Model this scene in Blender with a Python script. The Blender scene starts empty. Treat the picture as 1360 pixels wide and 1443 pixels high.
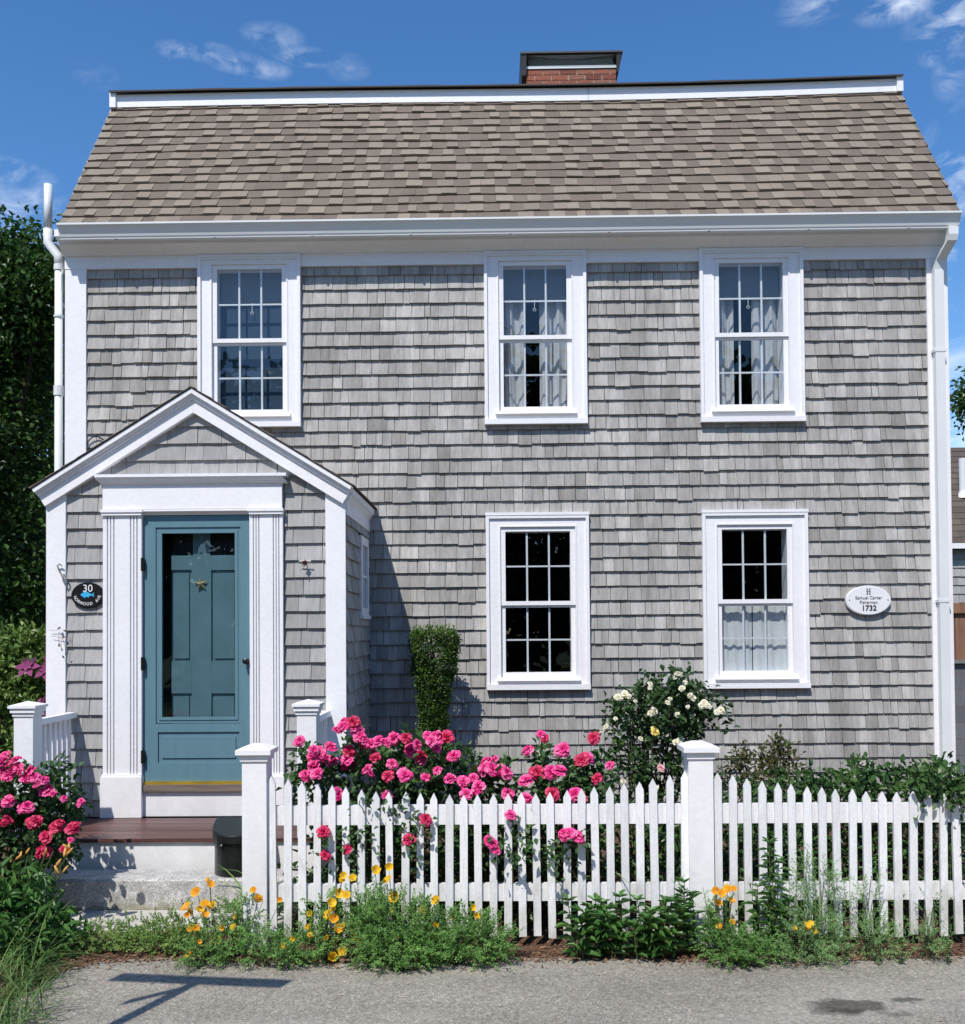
import bpy, math, random
import numpy as np
from mathutils import Vector, Matrix
random.seed(7); RN = np.random.RandomState(11)
S = bpy.context.scene; COL = S.collection
R_ = math.radians
# ------------------------------------------------------------------ camera model
CF=1350.; CX=680.; CY=860.; CTH=.014; CPI=.0204; CRO=.0075; CAM=(0,-8.5,1.79)
def cam_basis():
    th=math.atan(CTH); p=CPI
    f=Vector((-math.sin(th)*math.cos(p),math.cos(th)*math.cos(p),math.sin(p)))
    r0=Vector((math.cos(th),math.sin(th),0)); u0=r0.cross(f)
    c,s=math.cos(CRO),math.sin(CRO)
    return c*r0-s*u0, s*r0+c*u0, f
CR,CU,CFW=cam_basis()
def ray(px,py): return CFW+CR*((px-CX)/CF)-CU*((py-CY)/CF)
def P(px,py,Y):
    d=ray(px,py); t=(Y-CAM[1])/d.y
    return Vector(CAM)+d*t
def G(px,py,z=0):
    d=ray(px,py); t=(z-CAM[2])/d.z
    return Vector(CAM)+d*t
# ------------------------------------------------------------------ materials
def new_mat(name):
    m=bpy.data.materials.new(name); m.use_nodes=True
    nt=m.node_tree; b=nt.nodes['Principled BSDF']; return m,nt,b
def ramp(nt,cols,interp='LINEAR'):
    r=nt.nodes.new('ShaderNodeValToRGB'); e=r.color_ramp; e.interpolation=interp
    n=len(cols)
    while len(e.elements)<n: e.elements.new(.5)
    for i,c in enumerate(cols):
        if len(c)==4: p,c=c[0],c[1:]
        else: p=i/max(1,n-1) if interp=='LINEAR' else i/n
        e.elements[i].position=p; e.elements[i].color=(*c,1)
    return r
def noise(nt,scale,stretch=(1,1,1),detail=4,rough=.55,coord='Object',dist=0):
    tc=nt.nodes.new('ShaderNodeTexCoord'); mp=nt.nodes.new('ShaderNodeMapping')
    mp.inputs['Scale'].default_value=stretch
    n=nt.nodes.new('ShaderNodeTexNoise'); n.inputs['Scale'].default_value=scale
    n.inputs['Detail'].default_value=detail; n.inputs['Roughness'].default_value=rough
    n.inputs['Distortion'].default_value=dist
    nt.links.new(tc.outputs[coord],mp.inputs[0]); nt.links.new(mp.outputs[0],n.inputs['Vector']); return n
def mixc(nt,mode,fac,a,b):
    m=nt.nodes.new('ShaderNodeMix'); m.data_type='RGBA'; m.blend_type=mode
    for s,v in ((m.inputs[0],fac),(m.inputs[6],a),(m.inputs[7],b)):
        if hasattr(v,'links') or isinstance(v,bpy.types.NodeSocket): nt.links.new(v,s)
        elif isinstance(v,(int,float)): s.default_value=v
        else: s.default_value=(*v,1)
    return m.outputs[2]
def grey(nt,lo,hi,src,a=.3,b=.7):
    mr=nt.nodes.new('ShaderNodeMapRange'); mr.inputs[1].default_value=a; mr.inputs[2].default_value=b
    mr.inputs[3].default_value=lo; mr.inputs[4].default_value=hi; nt.links.new(src,mr.inputs[0]); return mr.outputs[0]
def pmat(name,cols,rough=.7,ns=None,stretch=(1,1,1),amp=.15,bump=0,bs=None,interp='LINEAR',transl=0,ns2=None,amp2=.15,metal=0,spec=.5,bdist=.01,ns3=None,st3=(1,1,1),amp3=.15,dirt=None):
    m,nt,b=new_mat(name)
    if len(cols)>1:
        at=nt.nodes.new('ShaderNodeAttribute'); at.attribute_name='rnd'
        r=ramp(nt,cols,interp); nt.links.new(at.outputs['Fac'],r.inputs[0]); c=r.outputs[0]
    else:
        rgb=nt.nodes.new('ShaderNodeRGB'); rgb.outputs[0].default_value=(*cols[0],1); c=rgb.outputs[0]
    n=None
    for s,a,st in ((ns,amp,stretch),(ns2,amp2,(1,1,1)),(ns3,amp3,st3)):
        if s:
            n_=noise(nt,s,st); n=n or n_
            g=grey(nt,1-a,1+a,n_.outputs['Fac']); c=mixc(nt,'MULTIPLY',1.0,c,g)
    if dirt:       # splashback and grime: height band, colour, strength, plus sparse blotches
        z0,z1,col,st_=dirt
        ge=nt.nodes.new('ShaderNodeNewGeometry'); sx=nt.nodes.new('ShaderNodeSeparateXYZ'); nt.links.new(ge.outputs['Position'],sx.inputs[0])
        nd=noise(nt,7,(1,1,.5),6,.65); ad=nt.nodes.new('ShaderNodeMath'); ad.operation='ADD'
        nt.links.new(sx.outputs[2],ad.inputs[0]); nt.links.new(grey(nt,-.3,.3,nd.outputs['Fac']),ad.inputs[1])
        c=mixc(nt,'MIX',grey(nt,st_,0,ad.outputs[0],z0,z1),c,col)
        nb=noise(nt,11,(1.6,1.6,.35),6,.7); c=mixc(nt,'MIX',grey(nt,0,st_*.8,nb.outputs['Fac'],.60,.78),c,col)
    nt.links.new(c,b.inputs['Base Color']); b.inputs['Roughness'].default_value=rough
    b.inputs['Metallic'].default_value=metal; b.inputs['Specular IOR Level'].default_value=spec
    if bump:
        bn=nt.nodes.new('ShaderNodeBump'); bn.inputs['Strength'].default_value=bump; bn.inputs['Distance'].default_value=bdist
        src=noise(nt,bs,stretch) if bs else n
        nt.links.new(src.outputs['Fac'],bn.inputs['Height']); nt.links.new(bn.outputs[0],b.inputs['Normal'])
    if transl:
        t=nt.nodes.new('ShaderNodeBsdfTranslucent'); nt.links.new(c,t.inputs[0])
        mx=nt.nodes.new('ShaderNodeMixShader'); mx.inputs[0].default_value=transl
        o=nt.nodes['Material Output']
        nt.links.new(b.outputs[0],mx.inputs[1]); nt.links.new(t.outputs[0],mx.inputs[2]); nt.links.new(mx.outputs[0],o.inputs[0])
    return m
def glassmat(name,tint=(1,1,1),rough=.0,ior=1.5):
    m,nt,b=new_mat(name); nt.nodes.remove(b)
    t=nt.nodes.new('ShaderNodeBsdfTransparent'); t.inputs[0].default_value=(*tint,1)
    g=nt.nodes.new('ShaderNodeBsdfGlossy'); g.inputs['Roughness'].default_value=rough
    f=nt.nodes.new('ShaderNodeFresnel'); ge=nt.nodes.new('ShaderNodeNewGeometry')   # same reflectance on both faces of the sheet
    mr=nt.nodes.new('ShaderNodeMapRange'); mr.inputs[3].default_value=ior; mr.inputs[4].default_value=1/ior
    nt.links.new(ge.outputs['Backfacing'],mr.inputs[0]); nt.links.new(mr.outputs[0],f.inputs[0])
    mx=nt.nodes.new('ShaderNodeMixShader'); o=nt.nodes['Material Output']
    nt.links.new(f.outputs[0],mx.inputs[0]); nt.links.new(t.outputs[0],mx.inputs[1]); nt.links.new(g.outputs[0],mx.inputs[2]); nt.links.new(mx.outputs[0],o.inputs[0])
    return m
M={}
M['white']=pmat('white_paint',[(.83,.825,.838)],.45,ns=1.3,amp=.03,ns2=22,amp2=.03,bump=.16,bs=35,dirt=(.2,.75,(.50,.49,.44),.30))
M['fence_white']=pmat('fence_paint',[(.72,.72,.73),(.86,.858,.865)],.5,ns=9,stretch=(3,3,.4),amp=.07,ns2=60,amp2=.05,bump=.35,bs=40,dirt=(.02,.36,(.38,.37,.29),.6))
M['alum']=pmat('gutter_white',[(.72,.74,.74)],.35,ns=3,stretch=(.3,1,1),amp=.04)
M['cedar']=pmat('cedar_shingle',[(0,.245,.233,.218),(.10,.30,.288,.272),(.5,.35,.338,.321),(.9,.39,.377,.36),(1,.44,.422,.395)],.85,ns=14,stretch=(2.6,2.6,.25),amp=.16,ns2=1.3,amp2=.12,ns3=3.2,st3=(1.8,1,.32),amp3=.22,bump=.5,bs=26,dirt=(-.3,.9,(.17,.155,.13),.5))
M['cedar2']=pmat('new_cedar_shingle',[(0,.275,.272,.265),(.5,.335,.333,.325),(1,.385,.382,.37)],.85,ns=16,stretch=(2.4,2.4,.3),amp=.13,ns2=1.5,amp2=.08,bump=.5,bs=26)
M['asphalt_shingle']=pmat('roof_shingle',[(0,.150,.118,.093),(.42,.172,.138,.109),(.58,.215,.177,.138),(1,.262,.218,.168)],.9,ns=330,amp=.30,ns2=4,amp2=.08,bump=.4,bs=200)
M['roof_dark']=pmat('dark_roof_edge',[(.055,.05,.046)],.8)
M['neighbour_roof']=pmat('brown_roof_shingle',[(.075,.058,.046),(.12,.095,.075)],.9,ns=120,amp=.25)
M['backing']=pmat('dark_sheathing',[(.035,.035,.035)],.9)
M['teal']=pmat('teal_paint',[(.112,.220,.268)],.4,ns=5,stretch=(3,3,.6),amp=.05,ns2=50,amp2=.03,bump=.1,bs=60)
M['teal_in']=pmat('inner_door_teal_paint',[(.125,.225,.262)],.4,ns=6,amp=.12)
M['glass']=glassmat('window_glass',(.93,.95,.96))
M['door_glass']=glassmat('storm_glass',(.90,.93,.94))
M['black']=pmat('black_paint',[(.008,.008,.009)],.35,ns=8,amp=.2)
M['black_plastic']=pmat('black_plastic',[(.012,.014,.014)],.28,ns=30,amp=.2,bump=.15,bs=60)
M['brass']=pmat('brass',[(.62,.42,.06)],.35,ns=8,amp=.2,metal=.6)
M['aged_wood']=pmat('aged_threshold_wood',[(.16,.125,.10)],.8,ns=6,stretch=(.5,8,8),amp=.3,bump=.3)
M['deck']=pmat('mahogany_decking',[(.075,.032,.028),(.12,.055,.046)],.42,ns=3,stretch=(.6,14,14),amp=.45,ns2=40,amp2=.2,bump=.25)
M['curtain']=pmat('curtain_cloth',[(.72,.73,.74)],.9,ns=40,amp=.05,transl=.3)
M['lace']=pmat('cafe_curtain_cloth',[(.84,.86,.86)],.9,ns=30,amp=.05,transl=.25)
M['shade']=pmat('roller_shade_cloth',[(.24,.27,.28)],.8,transl=.2,ns=30,amp=.06)
M['blue_shade']=pmat('blue_blind_cloth',[(.016,.045,.085)],.8,ns=20,amp=.06)
M['room']=pmat('room_darkness',[(.012,.012,.012)],.9,spec=.1)  # near-black colour stands in for the darkness of unlit rooms
M['brick']=pmat('red_brick',[(.16,.05,.032),(.30,.095,.055),(.26,.12,.08)],.9,ns=40,amp=.3,bump=.5)
M['mortar']=pmat('mortar',[(.45,.40,.34)],.9,ns=40,amp=.2)
M['dark_metal']=pmat('dark_metal',[(.055,.052,.048)],.55,metal=.4,ns=8,amp=.2)
M['galv']=pmat('galvanised_wire',[(.60,.61,.56)],.4,metal=.6)
M['steel']=pmat('weathered_steel',[(.28,.28,.27)],.5,metal=.5,ns=12,amp=.25)
M['letters_white']=pmat('painted_white_letter',[(.8,.8,.8)],.5)
M['letters_black']=pmat('painted_black_letter',[(.01,.01,.012)],.5)
M['letters_grey']=pmat('painted_grey_letter',[(.16,.16,.18)],.5)
M['fish_blue']=pmat('blue_fish_paint',[(.05,.42,.72)],.4)
M['plaque_white']=pmat('plaque_paint',[(.80,.80,.81)],.35,ns=20,amp=.03)
M['red']=pmat('red_enamel',[(.06,.004,.01)],.25)
M['gold']=pmat('gold_leaf',[(.50,.38,.20)],.4,metal=.3,ns=30,amp=.2)
M['fence_wood']=pmat('brown_fence_board',[(.17,.085,.05),(.25,.13,.08)],.8,ns=8,stretch=(4,4,.4),amp=.3,bump=.3)
M['gate_grey']=pmat('grey_gate_board',[(.10,.11,.125),(.14,.15,.165)],.7,ns=8,stretch=(4,4,.4),amp=.15)
M['bark']=pmat('bark',[(.05,.038,.028)],.95,ns=14,stretch=(2,2,.4),amp=.4,bump=.8,bs=20)
def stone():
    m,nt,b=new_mat('granite')
    v=nt.nodes.new('ShaderNodeTexVoronoi'); v.inputs['Scale'].default_value=170
    tc=nt.nodes.new('ShaderNodeTexCoord'); nt.links.new(tc.outputs['Object'],v.inputs[0])
    r=ramp(nt,[(0,.14,.137,.13),(.3,.37,.36,.345),(.7,.56,.55,.525),(1,.66,.64,.60)]); nt.links.new(v.outputs['Color'],r.inputs[0])
    n=noise(nt,9,(1,1,1),5); c=mixc(nt,'MULTIPLY',1.0,r.outputs[0],grey(nt,.72,1.18,n.outputs['Fac']))
    # lichen and damp along the lower edge of the block
    g=nt.nodes.new('ShaderNodeSeparateXYZ'); nt.links.new(tc.outputs['Object'],g.inputs[0])
    n2=noise(nt,16,(1,1,1),4)
    ad=nt.nodes.new('ShaderNodeMath'); ad.operation='ADD'; nt.links.new(g.outputs[2],ad.inputs[0]); nt.links.new(grey(nt,-.05,.05,n2.outputs['Fac']),ad.inputs[1])
    c=mixc(nt,'MIX',grey(nt,.65,0,ad.outputs[0],.02,.12),c,(.22,.20,.10))
    nt.links.new(c,b.inputs['Base Color']); b.inputs['Roughness'].default_value=.85
    bn=nt.nodes.new('ShaderNodeBump'); bn.inputs['Strength'].default_value=.6; bn.inputs['Distance'].default_value=.008
    nt.links.new(noise(nt,45).outputs['Fac'],bn.inputs['Height']); nt.links.new(bn.outputs[0],b.inputs['Normal']); return m
M['granite']=stone()
M['concrete']=pmat('concrete_slab',[(.47,.45,.40)],.9,ns=140,amp=.2,ns2=5,amp2=.15,bump=.3,bs=90)
def asphalt():
    m,nt,b=new_mat('asphalt')
    tc=nt.nodes.new('ShaderNodeTexCoord')
    v=nt.nodes.new('ShaderNodeTexVoronoi'); v.inputs['Scale'].default_value=105; nt.links.new(tc.outputs['Object'],v.inputs[0])
    r=ramp(nt,[(0,.16,.143,.117),(.45,.265,.241,.20),(.8,.335,.307,.257),(.93,.42,.39,.33),(1,.66,.64,.56)]); nt.links.new(v.outputs['Color'],r.inputs[0])
    n=noise(nt,1.1,(1,1.6,1),6,.6); c=mixc(nt,'MULTIPLY',1.0,r.outputs[0],grey(nt,.82,1.15,n.outputs['Fac'])); n6=noise(nt,.9,(.55,2.2,1),5,.6); c=mixc(nt,'MIX',grey(nt,0,.38,n6.outputs['Fac'],.50,.66),c,(.42,.395,.335))
    n5=noise(nt,26,(1,1,1),5,.7); c=mixc(nt,'MULTIPLY',1.0,c,grey(nt,.80,1.22,n5.outputs['Fac']))
    # worn pale specks
    v2=nt.nodes.new('ShaderNodeTexVoronoi'); v2.inputs['Scale'].default_value=38; nt.links.new(tc.outputs['Object'],v2.inputs[0])
    n3=noise(nt,1.7); mm=nt.nodes.new('ShaderNodeMath'); mm.operation='MULTIPLY'
    nt.links.new(grey(nt,1,0,v2.outputs['Distance'],.10,.17),mm.inputs[0]); nt.links.new(grey(nt,0,1,n3.outputs['Fac'],.48,.62),mm.inputs[1])
    c=mixc(nt,'MIX',mm.outputs[0],c,(.40,.39,.35))
    # oil / damp stains with a fixed place on the road
    for (px,py,rx,ry,st) in ((1197,1417,.19,.085,.95),(1276,1409,.08,.035,.85),(1262,1428,.09,.03,.5),(1180,1425,.13,.05,.6)):
        g=G(px,py); mp=nt.nodes.new('ShaderNodeMapping'); mp.vector_type='TEXTURE'
        mp.inputs['Location'].default_value=(g.x,g.y,0); mp.inputs['Scale'].default_value=(rx,ry,1)
        nd=noise(nt,14,(1,1,0),4); vm=nt.nodes.new('ShaderNodeVectorMath'); vm.operation='MULTIPLY_ADD'
        vm.inputs[1].default_value=(.16,.16,0); nt.links.new(nd.outputs['Color'],vm.inputs[0]); nt.links.new(tc.outputs['Object'],vm.inputs[2])
        sh=nt.nodes.new('ShaderNodeVectorMath'); sh.operation='SUBTRACT'; sh.inputs[1].default_value=(.08,.08,0); nt.links.new(vm.outputs[0],sh.inputs[0])
        nt.links.new(sh.outputs[0],mp.inputs[0])
        ln=nt.nodes.new('ShaderNodeVectorMath'); ln.operation='LENGTH'; nt.links.new(mp.outputs[0],ln.inputs[0])
        c=mixc(nt,'MULTIPLY',grey(nt,st,0,ln.outputs['Value'],.75,1.15),c,(.30,.29,.29))
    nt.links.new(c,b.inputs['Base Color']); b.inputs['Roughness'].default_value=.9; b.inputs['Specular IOR Level'].default_value=.3
    bn=nt.nodes.new('ShaderNodeBump'); bn.inputs['Strength'].default_value=.9; bn.inputs['Distance'].default_value=.006
    nt.links.new(v.outputs['Distance'],bn.inputs['Height']); nt.links.new(bn.outputs[0],b.inputs['Normal']); return m
M['asphalt']=asphalt()
M['mulch']=pmat('mulch',[(.10,.052,.03)],.95,ns=75,stretch=(1,.5,1),amp=.65,ns2=7,amp2=.3,bump=1,bs=45,bdist=.02)
M['chips']=pmat('wood_chip',[(.07,.035,.02),(.17,.085,.045),(.30,.19,.11)],.9)
M['soil']=pmat('dark_soil',[(.035,.028,.02)],.95,ns=30,amp=.4,bump=.8)
M['meadow']=pmat('meadow_grass',[(.05,.08,.025)],.95,ns=3,amp=.4)
def leaf(name,cols,tr=.28,rough=.45): return pmat(name,[tuple(min(.6,v*1.75) for v in c) for c in cols],rough,transl=tr,ns=6,amp=.2)
M['rose_leaf']=leaf('rose_leaf',[(.012,.032,.010),(.030,.070,.018),(.055,.11,.03)])
M['rose_leaf_dark']=leaf('rose_leaf_dark',[(.010,.025,.008),(.022,.052,.014),(.045,.085,.022)])
M['bronze_leaf']=leaf('bronze_leaf',[(.018,.028,.010),(.05,.062,.018),(.10,.07,.03)])
M['vine_leaf']=leaf('vine_leaf',[(.012,.030,.010),(.035,.08,.02),(.075,.13,.03)])
M['box_leaf']=leaf('boxwood_leaf',[(.012,.032,.006),(.030,.068,.011),(.085,.145,.020)],.25)
M['tree_leaf']=leaf('maple_leaf',[(.009,.026,.006),(.020,.052,.009),(.055,.12,.018)],.3)
M['maple_far']=leaf('far_leaf',[(.02,.05,.012),(.05,.10,.02)],.3)
M['clem_leaf']=leaf('clematis_leaf',[(.035,.075,.016),(.085,.14,.03),(.15,.21,.05)],.3)
M['poppy_leaf']=leaf('poppy_leaf',[(.055,.125,.028),(.10,.20,.048),(.18,.30,.085)],.3,.6)
M['weed_leaf']=leaf('weed_leaf',[(.07,.13,.03),(.13,.21,.05),(.21,.28,.09)],.3,.6)
M['dill_leaf']=leaf('dill_leaf',[(.09,.17,.06),(.17,.27,.10)],.3,.6)
M['broad_leaf']=leaf('phlox_leaf',[(.022,.062,.014),(.045,.11,.024),(.08,.16,.035)],.25)
M['lily_leaf']=leaf('lily_leaf',[(.03,.075,.018),(.06,.13,.03),(.10,.18,.04)],.25)
M['dandelion_leaf']=leaf('strap_leaf',[(.03,.07,.018),(.065,.13,.03),(.13,.19,.05)],.25)
M['grass']=leaf('grass_blade',[(.022,.055,.012),(.055,.11,.024),(.12,.16,.05)],.25,.55)
M['stem']=pmat('green_stem',[(.045,.07,.02)],.7)
M['brown_stem']=pmat('brown_stem',[(.06,.04,.025)],.8)
def petal(name,cols,tr=.25): return pmat(name,cols,.55,transl=tr,ns=60,amp=.10)
M['pink']=petal('pink_rose_petal',[(.40,.003,.07),(.66,.010,.17),(.86,.05,.30),(.95,.26,.50)])
M['crimson']=petal('crimson_rose_petal',[(.34,.004,.025),(.55,.010,.07),(.72,.05,.17)])
M['cream']=petal('cream_rose_petal',[(.74,.66,.38),(.82,.77,.56),(.86,.84,.70)])
M['yellow']=petal('yellow_rose_petal',[(.85,.62,.10),(.88,.74,.25)])
M['blush']=petal('blush_rose_petal',[(.82,.35,.38),(.86,.55,.55)])
M['orange']=petal('poppy_petal',[(.85,.22,.01),(.90,.40,.015),(.92,.55,.03)],.35)
M['gold_petal']=petal('yellow_poppy_petal',[(.90,.50,.01),(.92,.62,.03)],.35)
M['purple']=petal('clematis_petal',[(.07,.004,.035),(.17,.012,.09),(.34,.06,.20)])
M['lily_bud']=petal('daylily_petal',[(.75,.62,.12),(.85,.45,.12)])
M['stamen']=pmat('stamen',[(.75,.50,.08)],.7)
# ------------------------------------------------------------------ mesh builder
class MB:
    def __init__(s): s.v=[]; s.f=[]; s.r=[]
    def poly(s,pts,rnd=.5):
        n=len(s.v); s.v+= [tuple(p) for p in pts]; s.f.append(tuple(range(n,n+len(pts)))); s.r.append(rnd)
    def hexa(s,c,rnd=.5):   # c: 8 corners 0-3 bottom ccw, 4-7 top
        n=len(s.v); s.v+=[tuple(p) for p in c]
        for q in ((0,3,2,1),(4,5,6,7),(0,1,5,4),(1,2,6,5),(2,3,7,6),(3,0,4,7)): s.f.append(tuple(n+i for i in q)); s.r.append(rnd)
    def box(s,x0,x1,y0,y1,z0,z1,rnd=.5):
        s.hexa([(x0,y0,z0),(x1,y0,z0),(x1,y1,z0),(x0,y1,z0),(x0,y0,z1),(x1,y0,z1),(x1,y1,z1),(x0,y1,z1)],rnd)
    def prism(s,pts,vec,rnd=.5):      # polygon (3d points) extruded by vec
        n=len(s.v); k=len(pts); vec=Vector(vec)
        s.v+=[tuple(p) for p in pts]+[tuple(Vector(p)+vec) for p in pts]
        s.f.append(tuple(range(n,n+k))); s.f.append(tuple(range(n+2*k-1,n+k-1,-1))); s.r+=[rnd,rnd]
        for i in range(k):
            j=(i+1)%k; s.f.append((n+i,n+k+i,n+k+j,n+j)); s.r.append(rnd)
    def tube(s,pts,r,sides=8,rnd=.5,cap=True):
        pts=[Vector(p) for p in pts]; rs=r if isinstance(r,(list,tuple)) else [r]*len(pts)
        n=len(s.v); up=Vector((0,0,1))
        t0=(pts[1]-pts[0]).normalized(); a=t0.orthogonal().normalized()
        for i,p in enumerate(pts):
            t=(pts[min(i+1,len(pts)-1)]-pts[max(i-1,0)]).normalized()
            a=(a-t*a.dot(t)).normalized(); b=t.cross(a)
            for k in range(sides):
                w=2*math.pi*k/sides; s.v.append(tuple(p+(a*math.cos(w)+b*math.sin(w))*rs[i]))
        for i in range(len(pts)-1):
            for k in range(sides):
                k2=(k+1)%sides; s.f.append((n+i*sides+k,n+i*sides+k2,n+(i+1)*sides+k2,n+(i+1)*sides+k)); s.r.append(rnd)
        if cap:
            s.f.append(tuple(n+k for k in range(sides))[::-1]); s.r.append(rnd)
            m=n+(len(pts)-1)*sides; s.f.append(tuple(m+k for k in range(sides))); s.r.append(rnd)
    def arrays(s,V,F,Rr):             # numpy add: F index array (n,k)
        n=len(s.v); s.v+=[tuple(x) for x in V.tolist()]; s.f+=[tuple(i+n for i in q) for q in F.tolist()]; s.r+=list(Rr)
WL={}      # world location of every parentable object
def obj(name,mb,mat,parent=None,loc=None,smooth=False,origin=None):
    """one mesh object; vertices in mb are world coordinates unless loc is given (then local)"""
    me=bpy.data.meshes.new(name)
    o0=Vector((0,0,0))
    if loc is None:
        o0=WL[parent.name] if parent is not None else Vector(origin or (0,0,0))
    V=np.array(mb.v,dtype=float)-np.array(o0)
    me.from_pydata(V.tolist(),[],mb.f)
    if any(abs(x-.5)>1e-6 for x in mb.r):
        a=me.attributes.new('rnd','FLOAT','FACE'); a.data.foreach_set('value',mb.r)
    if smooth: me.polygons.foreach_set('use_smooth',[True]*len(mb.f))
    me.materials.append(mat)
    o=bpy.data.objects.new(name,me); COL.objects.link(o)
    if parent is not None:
        o.parent=parent
        if loc is not None: o.location=loc; WL[o.name]=WL[parent.name]+Vector(loc)
        else: WL[o.name]=WL[parent.name]
    else:
        o.location=Vector(loc) if loc is not None else o0; WL[o.name]=Vector(o.location)
    return o
def tag(o,label=None,cat=None,group=None,kind=None):
    if label: o['label']=label
    if cat: o['category']=cat
    if group: o['group']=group
    if kind: o['kind']=kind
    return o
def thing(name,loc,label,cat,group=None):
    o=bpy.data.objects.new(name,None); COL.objects.link(o); o.location=loc; o.empty_display_size=.1
    WL[o.name]=Vector(loc); return tag(o,label,cat,group)
def place(name,me,mat,parent,loc,rot=(0,0,0),sc=1,label=None):
    """link a shared mesh as a part of parent; loc in world coordinates"""
    o=bpy.data.objects.new(name,me); COL.objects.link(o); o.parent=parent
    o.location=Vector(loc)-WL[parent.name]; o.rotation_euler=rot; o.scale=(sc,sc,sc)
    if label: o['label']=label
    WL[o.name]=Vector(loc); return o
def mesh_of(name,mb,mat,smooth=False):
    me=bpy.data.meshes.new(name); me.from_pydata(mb.v,[],mb.f)
    a=me.attributes.new('rnd','FLOAT','FACE'); a.data.foreach_set('value',mb.r)
    if smooth: me.polygons.foreach_set('use_smooth',[True]*len(mb.f))
    me.materials.append(mat); return me
# ------------------------------------------------------------------ shingles
def clip(poly,a,b,c):     # keep a*u+b*v<=c
    out=[]
    for i in range(len(poly)):
        p,q=poly[i],poly[(i+1)%len(poly)]
        dp=a*p[0]+b*p[1]-c; dq=a*q[0]+b*q[1]-c
        if dp<=0: out.append(p)
        if dp*dq<0:
            t=dp/(dp-dq); out.append((p[0]+(q[0]-p[0])*t,p[1]+(q[1]-p[1])*t))
    return out
def rect_sub(rs,h):
    out=[]
    for (a,b,c,d) in rs:
        x0,x1,z0,z1=h
        if x1<=a or x0>=b or z1<=c or z0>=d: out.append((a,b,c,d)); continue
        if a<x0: out.append((a,x0,c,d))
        if x1<b: out.append((x1,b,c,d))
        m0,m1=max(a,x0),min(b,x1)
        if c<z0: out.append((m0,m1,c,z0))
        if z1<d: out.append((m0,m1,z1,d))
    return [r for r in out if r[1]-r[0]>.002 and r[3]-r[2]>.002]
def shingles(mb,fr,u0,u1,v0,v1,exp=.127,wr=(.07,.18),holes=(),halves=(),tb=.022,tt=.002,gap=.0045,jv=.0015,low=.06,lowd=.012,warp=None,base=0,wave=0,alt=False):
    """fr=(origin,udir,vdir,ndir). tapered shingles laid in courses, every one its own solid"""
    O,U,V,N=[Vector(x) for x in fr]; alt_s=[False]
    nc=int(math.ceil((v1-v0)/exp))
    for ci in range(nc):
        vb=v0+ci*exp; u=u0-random.random()*wr[0]
        cj=random.uniform(-.002,.002)
        while u<u1:
            w=random.uniform(*wr) if random.random()<.85 else random.uniform(wr[0]*.7,wr[0]*1.2)
            a,b=u+gap/2*random.random()*1.6,u+w-gap/2; u+=w
            dl=cj+random.uniform(-jv,jv)+(-random.uniform(.4,1)*lowd if random.random()<low else 0)
            z0=vb+dl; z1=min(vb+exp+.008,v1)
            a=max(a,u0); b=min(b,u1)
            if b-a<.004 or z1-z0<.01: continue
            rnd=random.random() if not alt else (lambda q:(q*.45 if (alt_s[0]) else .55+q*.45))(random.random()); alt_s[0]=(not alt_s[0]) if random.random()<.82 else alt_s[0]; thk=(1.0 if not alt else (.75 if rnd<.5 else 1.25))*tb*random.uniform(.82,1.18); lean=random.uniform(-.0015,.0015)
            zb=min(z0,v0+ci*exp)
            for (ra,rb,rc,rd) in rect_sub_all([(a,b,max(z0,v0-.02),z1)],holes):
                poly=[(ra,rc),(rb,rc),(rb,rd),(ra,rd)]
                if ra==a and rb==b and rc==z0:   # hand-cut butt, slightly off square
                    poly[0]=(ra,rc+random.uniform(-.0015,.0015)); poly[1]=(rb,rc+random.uniform(-.0015,.0015))
                for h in halves:
                    poly=clip(poly,*h)
                    if len(poly)<3: break
                if len(poly)<3: continue
                n=len(mb.v); k=len(poly)
                for (pu,pv) in poly:
                    t=(pv-vb)/exp; d=base+thk*(1-t)+tt*t+lean*((pu-a)/(b-a)-.5)*2
                    pvv=pv+(wave*math.sin(pu*1.7+ci*.55)+wave*.7*math.sin(pu*4.1-ci*1.3) if wave else 0)
                    q=O+U*pu+V*pvv+N*d
                    mb.v.append(tuple(warp(q) if warp else q))
                for (pu,pv) in poly:
                    pvv=pv+(wave*math.sin(pu*1.7+ci*.55)+wave*.7*math.sin(pu*4.1-ci*1.3) if wave else 0)
                    q=O+U*pu+V*pvv+N*.0005
                    mb.v.append(tuple(warp(q) if warp else q))
                mb.f.append(tuple(range(n,n+k))); mb.r.append(rnd)
                for i in range(k):
                    j=(i+1)%k; mb.f.append((n+i,n+k+i,n+k+j,n+j)); mb.r.append(rnd*.6)
def rect_sub_all(rs,holes):
    for h in holes: rs=rect_sub(rs,h)
    return rs
def wall_strips(mb,x0,x1,z0,z1,y0,y1,holes):   # box wall with rectangular holes
    rs=rect_sub_all([(x0,x1,z0,z1)],holes)
    for (a,b,c,d) in rs: mb.box(a,b,y0,y1,c,d)
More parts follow.
